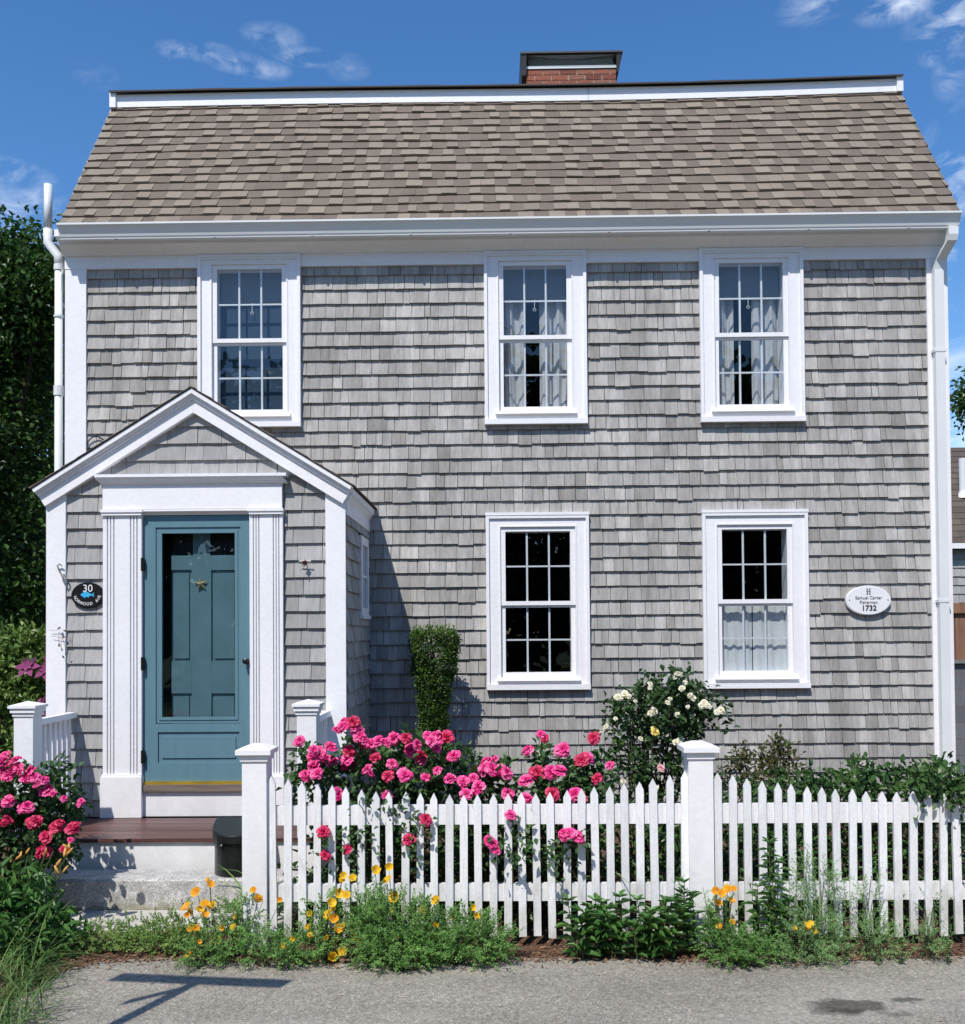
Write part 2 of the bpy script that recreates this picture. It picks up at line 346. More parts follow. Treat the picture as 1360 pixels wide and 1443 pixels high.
# ------------------------------------------------------------------ text
def text_mb(txt,size,mat,parent,loc,rot=0,extr=.0015,sx=1,bold=0,name='lettering'):
    cu=bpy.data.curves.new('t','FONT'); cu.body=txt; cu.size=size; cu.extrude=extr; cu.offset=bold
    cu.align_x='CENTER'; cu.align_y='CENTER'; cu.resolution_u=3
    to=bpy.data.objects.new('t',cu); COL.objects.link(to)
    bpy.context.view_layer.update()
    dg=bpy.context.evaluated_depsgraph_get()
    me=bpy.data.meshes.new_from_object(to.evaluated_get(dg)); bpy.data.objects.remove(to); bpy.data.curves.remove(cu)
    mx=Matrix.Rotation(R_(90),4,'X')@Matrix.Rotation(rot,4,'Z')@Matrix.Diagonal((sx,1,1,1))
    me.transform(mx); me.materials.clear(); me.materials.append(mat); me.name=name
    return place(name,me,mat,parent,loc)
#=================================================================== SETTING
def grid_mesh(xs,ys,zf):
    mb=MB(); nx,ny=len(xs),len(ys)
    for y in ys:
        for x in xs: mb.v.append((x,y,zf(x,y)))
    for j in range(ny-1):
        for i in range(nx-1):
            a=j*nx+i; mb.f.append((a,a+1,a+nx+1,a+nx)); mb.r.append(.5)
    return mb
mb=MB(); mb.poly([(-400,-400,-.03),(400,-400,-.03),(400,400,-.03),(-400,400,-.03)])
tag(obj('ground',mb,M['meadow']),kind='structure')
mb=MB(); mb.poly([(-60,-14,0),(60,-14,0),(60,-2.5,0),(-60,-2.5,0)])
tag(obj('road',mb,M['asphalt']),kind='structure')
def sn(x,k=0): return math.sin(x*3.1+k)*.5+math.sin(x*7.7+k*2.3)*.3+math.sin(x*17.3+k*1.7)*.2
def edge(x):
    e=-3.27+.035*sn(x,1)
    if x<-2.05:
        t=min(1,(-2.05-x)/.38); e-= .25*t**1.5 + (1.7*max(0,min(1,(-2.28-x)/.28)))**1.3
    return e
def bedz(x,y):
    e=edge(x); d=y-e
    if d<0: return -.012
    inner=(-2.95<x<-1.15 and y>-3.1)
    h=.012+.09*min(1,max(0,(d-.4))/2.2) if not inner else .012
    return min(h,-.012+d*.5)+.006*sn(x*3+y*5)*min(1,d*4)
xs=[-9+i*.15 for i in range(38)]+[-3.4+i*.03 for i in range(200)]+[2.6+i*.12 for i in range(60)]
ys=[-6.0+i*.04 for i in range(100)]+[-2.0+i*.15 for i in range(15)]
tag(obj('garden_bed',grid_mesh(sorted(xs),ys,bedz),M['mulch']),kind='structure')
# wood chips and leaf litter along the bed edge
mb=MB()
for i in range(5200):
    x=random.uniform(-2.9,3.4); y=edge(x)+abs(random.gauss(0,.16))-.03
    if random.random()<.12: y=edge(x)-abs(random.gauss(0,.05))
    if -2.95<x<-1.2 and y>-2.78: continue
    z=max(bedz(x,y),0)+.003; a=random.random()*6.28; l=random.uniform(.004,.016); w=random.uniform(.002,.005)
    dx,dy=math.cos(a)*l,math.sin(a)*l; ex,ey=-math.sin(a)*w,math.cos(a)*w; t=random.uniform(-.004,.006)
    mb.poly([(x-dx-ex,y-dy-ey,z),(x+dx-ex,y+dy-ey,z+t+.003),(x+dx+ex,y+dy+ey,z+t+.004),(x-dx+ex,y-dy+ey,z+.003)],random.random())
tag(obj('wood_chips',mb,M['chips']),'shredded brown wood chips scattered along the edge of the pavement','mulch',kind='stuff')
mb=MB()
for i in range(420):
    px=random.uniform(60,1360); py=1345+abs(random.gauss(0,38)); g=G(px,py)
    if g.y>edge(g.x)-.01: continue
    a=random.random()*6.28; l=random.uniform(.003,.009); w=l*random.uniform(.4,.9)
    c,s_=math.cos(a),math.sin(a); z=.003
    mb.poly([(g.x+c*l,g.y+s_*l,z),(g.x-s_*w,g.y+c*w,z+.003),(g.x-c*l,g.y-s_*l,z),(g.x+s_*w,g.y-c*w,z+.001)],random.random())
tag(obj('litter',mb,pmat('fallen_petal',[(.30,.22,.13),(.55,.48,.38),(.62,.33,.36)],.8)),'tiny dry petals and grit lying loose on the pavement','litter',kind='stuff')
#=================================================================== HOUSE
XL,XR=-3.82,3.998
house=thing('house',(0,0,0),'grey cedar shingled two storey house with white trim, teal door and gambrel roof','house')
WIN=[(-2.638,-1.723,3.62,5.158),(-.082,.822,3.62,5.158),(1.828,2.739,3.62,5.158),(-.082,.824,1.272,2.803),(1.825,2.748,1.272,2.81)]
GL=[(-2.478,-1.885,3.771,5.030),(.082,.655,3.771,5.030),(1.995,2.573,3.771,5.030),(.082,.667,1.411,2.658),(1.993,2.577,1.411,2.660)]
openings=[(a-.01,b+.01,c-.01,d+.01) for (a,b,c,d) in GL]
ZF=5.048     # underside of the frieze board
mb=MB(); wall_strips(mb,XL+.01,XR-.01,0,5.3,.0,.12,openings)
shmb=MB()
shingles(shmb,((0,0,0),(1,0,0),(0,0,1),(0,-1,0)),XL+.172,XR-.166,.14,ZF,holes=[(a,b,c-.012,d) for (a,b,c,d) in WIN]+[(-3.36,-1.13,0,2.8)],low=.05)
wall=obj('wall',shmb,M['cedar'],house)
obj('sheathing',mb,M['backing'],wall)
# side gable walls (gambrel outline) and back wall
YT,ZT=.95,7.07; YE,ZE=-.25,5.35; YR=3.6; ZR=7.12+(YR-.9)*math.tan(R_(20)); YB=7.45
for sx,x in ((-1,XL),(1,XR)):
    mb=MB()
    fr=((x,0,0),(0,1 if sx>0 else -1,0),(0,0,1),(sx,0,0))
    sgn=1 if sx>0 else -1
    u0,u1=(0.0,7.2) if sx>0 else (-7.2,0.0)
    # half planes in (u,v): below each roof slope
    k1=(ZT-ZE)/(YT-YE); k2=math.tan(R_(20))
    hv=[(-k1*sgn,1,ZE-k1*YE-.06),(-k2*sgn,1,7.1-k2*.95),(k2*sgn,1,7.1-k2*.95+k2*2*YR),(k1*sgn,1,ZE+k1*(2*YR-YE)-.06)]
    fr2=((x,0,0),(0,1,0),(0,0,1),(sx,0,0))
    hv=[(-k1,1,ZE-k1*YE-.06),(-k2,1,7.06-k2*.95),(k2,1,7.06-k2*.95+k2*2*YR),(k1,1,ZE+k1*(2*YR-YE)-.06)]
    shingles(mb,fr2,.09,7.2,.14,8.2,exp=.127,wr=(.10,.22),halves=hv)
    w2=obj('wall',mb,M['cedar'],house)
    mb=MB(); pts=[(x,.0,0),(x,7.2,0),(x,7.2,ZE),(x,2*YR-YT,ZT),(x,YR,ZR-.08),(x,YT,ZT-.05),(x,.02,ZE+.25)]
    mb.prism(pts,(-sx*.1,0,0)); obj('sheathing',mb,M['backing'],w2)
mb=MB(); mb.box(XL+.1,XR-.1,7.1,7.2,0,5.3); obj('wall',mb,M['cedar2'],house)
# room boxes behind the windows, coloured near black for darkness
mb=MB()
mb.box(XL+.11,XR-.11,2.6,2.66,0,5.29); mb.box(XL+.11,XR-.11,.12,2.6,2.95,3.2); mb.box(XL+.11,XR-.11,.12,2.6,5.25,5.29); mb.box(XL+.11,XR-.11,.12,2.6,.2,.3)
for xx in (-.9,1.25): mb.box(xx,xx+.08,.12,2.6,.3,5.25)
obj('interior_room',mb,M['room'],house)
# corner boards
for x0,x1 in ((XL-.018,XL+.172),(XR-.166,XR+.018)):
    mb=MB(); mb.box(x0,x1,-.032,-.0005,.12,5.12)
    xs_=x0 if x0<0 else x1-.02
    mb.box(xs_,xs_+.02,0,.14,.12,5.12)
    obj('corner_board',mb,M['white'],house)
# water table at the foot of the wall
mb=MB(); mb.box(XL+.1,XR-.1,-.028,0,.05,.139); obj('foundation',mb,M['concrete'],house)
# frieze: flat board, cove and bed moulding, soffit
mb=MB(); 
wx=[XL-.02]+[v for (a,b,c,d) in WIN[:3] for v in (a,b)]+[XR+.02]
for i in range(0,len(wx),2): mb.box(wx[i]+(0.0 if i==0 else .001),wx[i+1]-.001,-.036,0.02,ZF,5.16)
prof=[(.0,5.16),(-.060,5.16),(-.066,5.175),(-.10,5.20),(-.145,5.225),(-.15,5.245),(-.15,5.262),(-.22,5.27),(-.22,5.33),(0,5.33)]
mb.prism([(XL-.03,y,z) for y,z in prof],(XR-XL+.06,0,0))
obj('frieze_board',mb,M['white'],house)
# gutter (K profile) with lip and hidden brackets
mb=MB()
gz=5.35
prof=[(-.20,gz-.005),(-.20,gz-.120),(-.243,gz-.120),(-.246,gz-.106),(-.252,gz-.10),(-.262,gz-.07),(-.280,gz-.035),(-.296,gz-.016),(-.303,gz-.014),(-.303,gz+.002),(-.290,gz+.002),(-.290,gz-.012),(-.24,gz-.03)]
mb.prism([(XL+.03,y,z) for y,z in prof],(XR-XL-.005,0,0))
g=obj('gutter',mb,M['alum'],house)
for i in range(9):
    mb=MB(); x=-3.3+i*.86; mb.box(x,x+.02,-.255,-.24,gz-.126,gz-.119); obj('bracket',mb,M['steel'],g)
# downspout at the right corner
dx0,dx1=3.865,3.955
def dsp(mb,pts,w,dp):
    for i in range(len(pts)-1):
        (xa,ya,za),(xb,yb,zb)=pts[i],pts[i+1]
        mb.hexa([(xb,yb-dp,zb),(xb+w,yb-dp,zb),(xb+w,yb,zb),(xb,yb,zb),(xa,ya-dp,za),(xa+w,ya-dp,za),(xa+w,ya,za),(xa,ya,za)])
mb=MB(); dsp(mb,[(3.925,-.205,5.236),(3.925,-.205,5.17),(3.92,-.19,5.12),(3.885,-.05,5.00),(3.873,-.034,4.93),(3.873,-.034,.25),(3.873,-.20,.18)],.082,.06)
ds=obj('downspout',mb,M['alum'],house)
mb=MB(); mb.box(3.860,3.969,-.098,-.033,4.2,4.225); obj('strap',mb,M['alum'],ds)
mb=MB(); mb.box(3.860,3.969,-.098,-.033,2.0,2.025); obj('strap',mb,M['alum'],ds)
# white plastic vent pipe on the left corner
mb=MB(); a=-3.955
mb.tube([(-4.035,.06,5.86),(-4.035,.06,5.45)],.036,14); mb.tube([(-4.035,.06,5.45),(-4.035,.06,5.33),(-3.935,.05,5.20),(-3.93,.05,5.10)],.041,14)
mb.tube([(-3.93,.05,5.16),(-3.93,.05,.3)],.036,14)
vp=obj('vent_pipe',mb,M['alum'],house,smooth=True)
for z,h in ((5.07,.05),(4.64,.02),(3.93,.09)):
    mb=MB(); mb.tube([(-3.93,.05,z),(-3.93,.05,z+h)],.044,14); obj('coupling',mb,M['alum'],vp)
# ---- roof
def sag(p):
    t=(p.x-XL)/(XR-XL); t=max(0,min(1,t)); w=max(0,min(1,(p.z-5.3)/1.7))
    return Vector((p.x,p.y,p.z+(-.020*math.sin(math.pi*t)+.012*math.sin(2*math.pi*t)+.043*t)*w))
rl=math.hypot(YT-YE,ZT-ZE); rv=Vector((0,(YT-YE)/rl,(ZT-ZE)/rl)); rn=Vector((0,-rv.z,rv.y))
RX0,RX1=XL+.028,XR+.035
mb=MB()
NX=24
for i in range(NX):
    xa=RX0+(RX1-RX0)*i/NX; xb=RX0+(RX1-RX0)*(i+1)/NX
    c=[]
    for dd in (-.05,0):
        for (x,t) in ((xa,0),(xb,0),(xb,rl),(xa,rl)): c.append(sag(Vector((x,YE,ZE))+rv*t+rn*dd))
    mb.hexa(c)
rmb=MB()
shingles(rmb,((0,YE,ZE),(1,0,0),rv,rn),RX0,RX1,-.02,rl-.005,exp=.1335,wr=(.10,.155),tb=.017,tt=.001,gap=.0015,jv=.0012,low=0,warp=sag,base=.003,wave=.0055,alt=True)
roof=obj('roof',rmb,M['asphalt_shingle'],house)
obj('roof_deck',mb,M['backing'],roof)
# break trim between the slopes, upper roof edge
mb=MB(); NX=30
def strip(mb,x0,x1,y0,y1,z0,z1,n=30):
    for i in range(n):
        xa=x0+(x1-x0)*i/n; xb=x0+(x1-x0)*(i+1)/n
        c=[sag(Vector(p)) for p in ((xa,y0,z0),(xb,y0,z0),(xb,y1,z0),(xa,y1,z0),(xa,y0,z1),(xb,y0,z1),(xb,y1,z1),(xa,y1,z1))]
        mb.hexa(c)
strip(mb,RX0+.03,RX1-.03,YT-.075,YT+.05,ZT-.055,ZT+.070)
fa=obj('fascia_board',mb,M['white'],roof)
for x in (RX0-.005,RX1-.055):
    mb=MB(); strip(mb,x,x+.06,YT-.10,YT+.06,ZT-.065,ZT+.078,2); obj('fascia_end',mb,M['white'],roof)
mb=MB(); seam=.95; strip(mb,seam,seam+.004,YT-.077,YT-.07,ZT-.055,ZT+.07,1); obj('fascia_joint',mb,M['steel'],roof)
# upper slopes + back slopes
k2=math.tan(R_(20))
mb=MB(); n=30
for i in range(n):
    xa=RX0+(RX1-RX0)*i/n; xb=RX0+(RX1-RX0)*(i+1)/n
    y0,z0=YT-.125,ZT+.073; 
    for (ya,za,yb,zb) in ((y0,z0,YR,z0+(YR-y0)*k2),(YR,z0+(YR-y0)*k2,2*YR-y0,z0),(2*YR-YT+.02,z0,2*YR-YE,ZE)):
        c=[sag(Vector(p)) for p in ((xa,ya,za),(xb,ya,za),(xb,yb,zb),(xa,yb,zb),(xa,ya,za+.014+.004*sn(xa*2)),(xb,ya,za+.014+.004*sn(xb*2)),(xb,yb,zb+.014),(xa,yb,zb+.014))]
        mb.hexa(c)
obj('upper_roof',mb,M['roof_dark'],roof)
# chimney
CYF=3.05
ca=P(742,112,CYF); cb=P(868,97,CYF); cx0,cx1=ca.x,cb.x; ztop=cb.z+.01; zb=7.4
mb=MB(); mb.box(cx0+.008,cx1-.008,CYF+.008,CYF+.75-.008,zb,ztop-.004); 
bmb=MB(); row=0; z=ztop-.066
bl,bh=.205,.058
while z>zb:
    off=(row%2)*bl/2
    x=cx0-off
    while x<cx1:
        a,b=max(cx0,x),min(cx1,x+bl-.01)
        if b-a>.02:
            for yy in (CYF,CYF+.75-.09): bmb.box(a,b,yy,yy+.09,z,z+bh,random.random())
        x+=bl
    y=CYF+.1
    while y<CYF+.63:
        b=min(y+bl-.01,CYF+.65)
        for xx in (cx0,cx1-.09): bmb.box(xx,xx+.09,y,b,z,z+bh,random.random())
        y+=bl
    z-=.068; row+=1
ch=obj('chimney',bmb,M['brick'],house); obj('mortar_core',mb,M['mortar'],ch)
mb=MB(); mb.box(cx0-.01,cx1+.01,CYF-.012,CYF+.76,ztop,ztop+.022)
obj('crown_flashing',mb,M['galv'],ch)
zc=P(805,78,CYF).z
mb=MB(); mb.box(cx0-.075,cx1+.075,CYF-.09,CYF+.84,zc-.02,zc)
for xx0,xx1,xb in ((cx0-.07,cx0-.02,-.0),(cx1+.02,cx1+.07,0)):
    pass
# side skirts of the cap, splayed towards the top
mb.hexa([(cx0-.055,CYF-.03,ztop-.09),(cx0-.004,CYF-.03,ztop-.09),(cx0-.004,CYF+.78,ztop-.09),(cx0-.055,CYF+.78,ztop-.09),(cx0-.073,CYF-.08,zc-.02),(cx0-.0,CYF-.08,zc-.02),(cx0-.0,CYF+.82,zc-.02),(cx0-.073,CYF+.82,zc-.02)])
mb.hexa([(cx1+.004,CYF-.03,ztop-.06),(cx1+.03,CYF-.03,ztop-.06),(cx1+.03,CYF+.78,ztop-.06),(cx1+.004,CYF+.78,ztop-.06),(cx1+.0,CYF-.08,zc-.02),(cx1+.073,CYF-.08,zc-.02),(cx1+.073,CYF+.82,zc-.02),(cx1+.0,CYF+.82,zc-.02)])
obj('chimney_cap',mb,M['dark_metal'],ch); mb=MB()
# inverted hip braces under the lid
mid=(cx0+cx1)/2
mb.hexa([(mid-.12,CYF-.03,ztop+.10),(mid+.12,CYF-.03,ztop+.10),(mid+.12,CYF+.7,ztop+.10),(mid-.12,CYF+.7,ztop+.10),(cx0,CYF-.06,zc-.03),(cx1,CYF-.06,zc-.03),(cx1,CYF+.78,zc-.03),(cx0,CYF+.78,zc-.03)])
obj('cap_funnel',mb,M['steel'],ch)
mb=MB(); mb.box(cx0,cx1,CYF-.014,CYF-.010,ztop+.022,ztop+.03); h=zc-.03-ztop-.02
for yy in (CYF-.012,):
    x=cx0-h
    while x<cx1:
        for s in (1,-1):
            xa,xb_=(x,x+h*.5) if s>0 else (x+h*.5,x)
            pa=Vector((xa,yy,ztop+.02)); pb=Vector((xb_,yy,zc-.03))
            if min(xa,xb_)>cx0 and max(xa,xb_)<cx1: mb.tube([pa,pb],.0032,3,cap=False)
        x+=.024
obj('wire_screen',mb,M['galv'],ch)
#------------------------------------------------------------------- windows
def window(i):
    a,b,c,d=WIN[i]; ga,gb,gc,gd=GL[i]; up=i<3
    mb=MB()
    yf=-.040
    # flat casing
    top=d
    fa,fb,fc,fd=ga-.038,gb+.038,gc-.045,gd+.040   # outer line of the sash unit
    mb.box(a,fa,yf,0.001,c+.035,top); mb.box(fb,b,yf,.001,c+.035,top); mb.box(fa,fb,yf,.001,fd,top); mb.box(fa,fb,yf-.0,.001,c+.035,fc)
    # back band round the outside
    bw=.026
    mb.box(a-.002,a+bw,yf-.018,0.0005,c+.036,top+(.0 if up else .003)); mb.box(b-bw,b+.002,yf-.018,.0005,c+.036,top+(.0 if up else .003))
    if up: mb.box(a+bw,b-bw,yf-.012,yf,top-.045,top-.028); mb.box(a+bw,b-bw,yf-.018,yf,top-.027,top-.002)
    else: mb.box(a-.006,b+.006,yf-.022,.0005,top-.004,top+.022); mb.box(a+bw,b-bw,yf-.018,yf,top-.03,top-.004)
    # inner stop bead
    mb.box(fa-.012,fa,yf-.006,yf,fc,fd+.012); mb.box(fb,fb+.012,yf-.006,yf,fc,fd+.012); mb.box(fa,fb,yf-.006,yf,fd,fd+.012)
    w=obj('window',mb,M['white'],house)
    # sill
    mb=MB(); mb.box(a-.004,b+.004,yf-.03,.001,c-.012,c+.034)
    mb.hexa([(fa-.035,yf-.034,fc-.028),(fb+.035,yf-.034,fc-.028),(fb+.035,yf,fc-.028),(fa-.035,yf,fc-.028),(fa-.035,yf-.028,fc-.004),(fb+.035,yf-.028,fc-.004),(fb+.035,yf,fc+.002),(fa-.035,yf,fc+.002)])
    obj('sill',mb,M['white'],w)
    zm=gc+(gd-gc)*.487
    # upper sash (set further out), lower sash set back
    ys,yl=-.030,-.012
    t=.038
    mb=MB(); mb.box(fa+.001,ga+.006,ys,ys+.03,zm-.0145,fd-.001); mb.box(gb-.006,fb-.001,ys,ys+.03,zm-.0145,fd-.001); mb.box(ga+.006,gb-.006,ys,ys+.03,gd,fd-.001); mb.box(ga+.006,gb-.006,ys,ys+.03,zm-.014,zm+.022)
    obj('sash',mb,M['white'],w)
    mb=MB(); mb.box(fa+.001,ga+.003,yl,yl+.03,fc+.001,zm-.015); mb.box(gb-.003,fb-.001,yl,yl+.03,fc+.001,zm-.015); mb.box(ga+.003,gb-.003,yl,yl+.03,fc+.001,gc); mb.box(ga+.003,gb-.003,yl+.001,yl+.03,zm-.035,zm-.015)
    obj('sash',mb,M['white'],w)
    for (za,zb_,y) in ((zm+.02,gd+.003,ys+.012),(gc-.003,zm-.03,yl+.012)):
        mb=MB(); mb.box(ga-.001,gb+.001,y,y+.004,za,zb_)
        obj('pane',mb,M['glass'],w)
        mb=MB(); ym=y+.012; wd=gb-ga
        for k in (1,2):
            x=ga+wd*(k/3.0)+.002; mb.box(x-.008,x+.008,ym,ym+.014,za,zb_)
        zc_=(za+zb_)/2
        for k in range(3):
            xa=ga+wd*k/3+(.010 if k else .0)+.001; xb=ga+wd*(k+1)/3-(.007 if k<2 else 0); mb.box(xa,xb,ym+.001,ym+.013,zc_-.007,zc_+.007)
        obj('muntin',mb,M['white'],w)
    # jamb lining into the wall
    mb=MB(); 
    mb.box(fa-.01,ga-.001,.002,.16,fc,fd); mb.box(gb+.001,fb+.01,.002,.16,fc,fd); mb.box(ga,gb,.019,.16,gd+.004,fd); mb.box(ga,gb,.019,.16,fc,gc-.004)
    obj('jamb',mb,M['white'],w)
    if up:
        mb=MB(); zs=gd-.27
        mb.box(ga+.01,gb-.01,.075,.078,zs,gd+.02)
        s=obj('roller_shade',mb,M['shade'],w)
        mb=MB(); mb.tube([((ga+gb)/2,.07,zs),((ga+gb)/2,.07,zs-.08)],.003,4)
        rr=[((ga+gb)/2+math.cos(q*math.pi/4)*.013,.07,zs-.094+math.sin(q*math.pi/4)*.013) for q in range(9)]; mb.tube(rr,.003,4,cap=False)
        s.name=s.name; obj('pull_cord',mb,M['letters_white'],w)
    return w
wins=[window(i) for i in range(5)]
def curtain(x0,x1,z0,z1,y,amp,waves,mat,label,gather=0,ph=0,group=None):
    mb=MB(); nu,nv=60,26
    for j in range(nv+1):
        v=j/nv
        for i in range(nu+1):
            u=i/nu
            x=x0+(x1-x0)*u
            if gather: x+=gather*(1-v)**1.6*(u if gather<0 else (1-u))*.9
            yy=y+amp*(1+.3*math.sin(3*v))*math.sin(u*waves*2*math.pi+ph+.35*math.sin(v*4+ph))+min(.006,amp)*math.sin(u*31+v*5)
            mb.v.append((x,yy,z0+(z1-z0)*v+.004*math.sin(u*waves*6.28)*(1-v)))
    for j in range(nv):
        for i in range(nu):
            a=j*(nu+1)+i; mb.f.append((a,a+1,a+nu+2,a+nu+1)); mb.r.append(.5)
    o=obj('curtain',mb,mat,smooth=True,origin=((x0+x1)/2,y,z1))
    return tag(o,label,'curtain',group)
ga,gb,gc,gd=GL[1]
curtain(ga-.02,ga+.20,gc-.15,gd+.02,.15,.022,1.7,M['curtain'],'white gathered curtain behind the left panes of the middle upstairs window',gather=.03,ph=1)
curtain(gb-.24,gb+.02,gc-.15,gd+.02,.15,.022,2.1,M['curtain'],'white gathered curtain behind the right panes of the middle upstairs window',gather=-.04,ph=2.2)
ga,gb,gc,gd=GL[2]
curtain(ga-.02,ga+.17,gc-.15,gd+.02,.15,.022,1.6,M['curtain'],'white gathered curtain behind the left panes of the right upstairs window',gather=.03,ph=.3)
curtain(gb-.24,gb+.02,gc-.15,gd+.02,.15,.024,1.9,M['curtain'],'white gathered curtain behind the right panes of the right upstairs window',gather=-.03,ph=3.1)
ga,gb,gc,gd=GL[4]; zm=gc+(gd-gc)*.487
curtain(ga-.03,(ga+gb)/2-.004,gc-.1,zm-.02,.075,.0035,3.2,M['lace'],'left half of the white cafe curtain in the lower right window',ph=.5)
curtain((ga+gb)/2+.004,gb+.03,gc-.1,zm-.02,.075,.0035,3.2,M['lace'],'right half of the white cafe curtain in the lower right window',ph=1.5)
ga,gb,gc,gd=GL[0]
mb=MB(); mb.box(ga-.0,gb+.0,.10,.104,gc-.1,gd+.02)
tag(obj('window_blind',mb,M['blue_shade'],origin=((ga+gb)/2,.10,gd)),'dark blue drawn blind filling the upstairs window above the porch','blind')
#=================================================================== PORTICO (parts of the house)
PY_=-1.31; PX0,PX1=-3.385,-1.125; PC=-2.262; SL=.62; ZA=3.615; EX=1.20
door_hole=(-2.66,-1.838,.0,2.71)
pmb=MB(); wall_strips(pmb,PX0+.01,PX1-.01,.05,2.8,PY_,PY_+.08,[door_hole])
pmb.prism([(PX0+.02,PY_,2.8),(PX1-.02,PY_,2.8),(PC+.0,PY_,3.46)],(0,.08,0))
# side walls, from the front to the house wall
for x0,x1 in ((PX0+.01,PX0+.08),(PX1-.08,PX1-.01)):
    pmb.box(x0,x1,PY_+.081,0,.05,2.79)
sm=MB()
hv=[(SL,1,ZA-.15+SL*PC),(-SL,1,ZA-.15-SL*PC)]
EXP=.1275
shingles(sm,((0,PY_,0),(1,0,0),(0,0,1),(0,-1,0)),PX0+.147,PX1-.15,.41,3.5,exp=EXP,wr=(.13,.24),holes=[(-2.950,-1.586,.3,2.965)],halves=hv,low=.03,lowd=.008)
pw=obj('portico_wall',sm,M['cedar2'],house); 
side1=MB(); side2=MB()
shingles(side1,((PX1-.01,PY_,0),(0,1,0),(0,0,1),(1,0,0)),.02,1.30,.05,2.72,exp=EXP,wr=(.10,.2),holes=[(.70-.01,1.16,1.9,2.6)],low=.03)
shingles(side2,((PX0+.01,PY_,0),(0,1,0),(0,0,1),(-1,0,0)),.02,1.30,.05,2.72,exp=EXP,wr=(.10,.2),low=.03)
obj('side_shingles',side1,M['cedar2'],pw); obj('side_shingles',side2,M['cedar2'],pw); obj('sheathing',pmb,M['backing'],pw)
# corner boards of the portico
for x0,x1,s in ((PX0-.0,PX0+.147,-1),(PX1-.15,PX1+.0,1)):
    mb=MB(); x_=min(abs(x0-PC),abs(x1-PC)); 
    zt=lambda x: ZA-.16-SL*abs(x-PC)
    mb.prism([(x0,PY_-.03,.41),(x1,PY_-.03,.41),(x1,PY_-.03,zt(x1)),(x0,PY_-.03,zt(x0))],(0,.0295,0))
    obj('corner_board',mb,M['white'],pw)
# rakes, crown and roof slabs
mb=MB(); crown=MB(); rmb=MB()
cs=1/math.hypot(1,SL)
for s in (-1,1):
    d=Vector((s*cs,0,-SL*cs)); nn=Vector((s*SL*cs,0,cs))
    end=Vector((PC+s*EX,0,ZA-SL*EX))
    def layer(t1,t2,yf,yb,m):
        ap1=Vector((PC,yf,ZA-t1/cs)); ap2=Vector((PC,yf,ZA-t2/cs)); e1=end-nn*t1; e2=end-nn*t2
        e1.y=yf; e2.y=yf
        pts=[ap1,ap2,e2,e1] if s<0 else [ap1,e1,e2,ap2]
        m.prism(pts,(0,yb-yf,0))
    layer(-.003,.0035,PY_-.110,-.001,rmb)
    layer(.004,.034,PY_-.105,PY_-.02,crown); layer(.034,.046,PY_-.088,PY_-.02,crown); layer(.046,.066,PY_-.076,PY_-.02,crown)
    layer(.0665,.150,PY_-.060,PY_-.001,mb)
    layer(.013,.05,PY_-.019,-.002,mb)
# eave boxes running back to the wall on both sides
for s in (-1,1):
    xe=PC+s*EX; xw=PX1 if s>0 else PX0; zt=ZA-SL*EX
    pr=[(xe-s*.012,zt-.005),(xe-s*.012,zt-.05),(xe-s*.03,zt-.065),(xe-s*.055,zt-.11),(xw+s*.012,zt-.16),(xw+s*.012,zt-.205),(xw-s*.01,zt-.205),(xw-s*.01,zt-.01)]
    if s<0: pr=pr[::-1]
    mb.prism([(x,PY_-.001,z) for x,z in pr],(0,1.30,0))
rk=obj('rake_board',mb,M['white'],pw); obj('crown_moulding',crown,M['white'],pw)
rf=obj('portico_roof',rmb,M['roof_dark'],house)
sm=MB()
for s in (-1,1):
    e=Vector((PC+s*EX,PY_-.116,ZA-SL*EX))+Vector((s*SL*cs,0,cs))*.004
    v=Vector((-s*cs,0,SL*cs)); L=EX/cs
    shingles(sm,(e,(0,1,0),v,(s*SL*cs,0,cs)),0,1.42,-.01,L,exp=.14,wr=(.12,.26),tb=.009,tt=.002,gap=.001,jv=.001,low=0)
obj('roof_shingles',sm,M['asphalt_shingle'],rf)
# entablature
mb=MB(); ea,eb=-2.957,-1.584; zc_=2.964
mb.box(ea+.012,eb-.012,PY_-.060,PY_-.0005,2.715,2.905)
obj_e=MB()
ent=obj('entablature',mb,M['white'],pw)
mb=MB()
mb.box(ea-.03,eb+.03,PY_-.112,PY_-.001,zc_-.016,zc_+.006); 
mb.prism([(ea-.028,PY_-.108,zc_-.0165),(ea-.028,PY_-.10,zc_-.03),(ea-.01,PY_-.085,zc_-.045),(ea+.0,PY_-.075,zc_-.062),(ea+.0,PY_-.0005,zc_-.062),(ea-.028,PY_-.0005,zc_-.0165)][::-1],(eb-ea+.03,0,0))
obj('cornice',mb,M['white'],pw)
mb=MB(); mb.box(ea+.0,-2.64,PY_-.078,PY_-.001,2.690,2.712); mb.box(-1.852,eb,PY_-.078,PY_-.001,2.690,2.712); mb.box(-2.64,-1.852,PY_-.066,PY_-.0,2.696,2.712)
mb.box(ea+.004,-2.65,PY_-.070,PY_-.001,2.668,2.690); mb.box(-1.842,eb-.004,PY_-.070,PY_-.001,2.668,2.690); mb.box(-2.65,-1.842,PY_-.03,PY_+.03,2.672,2.696)
obj('architrave_moulding',mb,M['white'],pw)
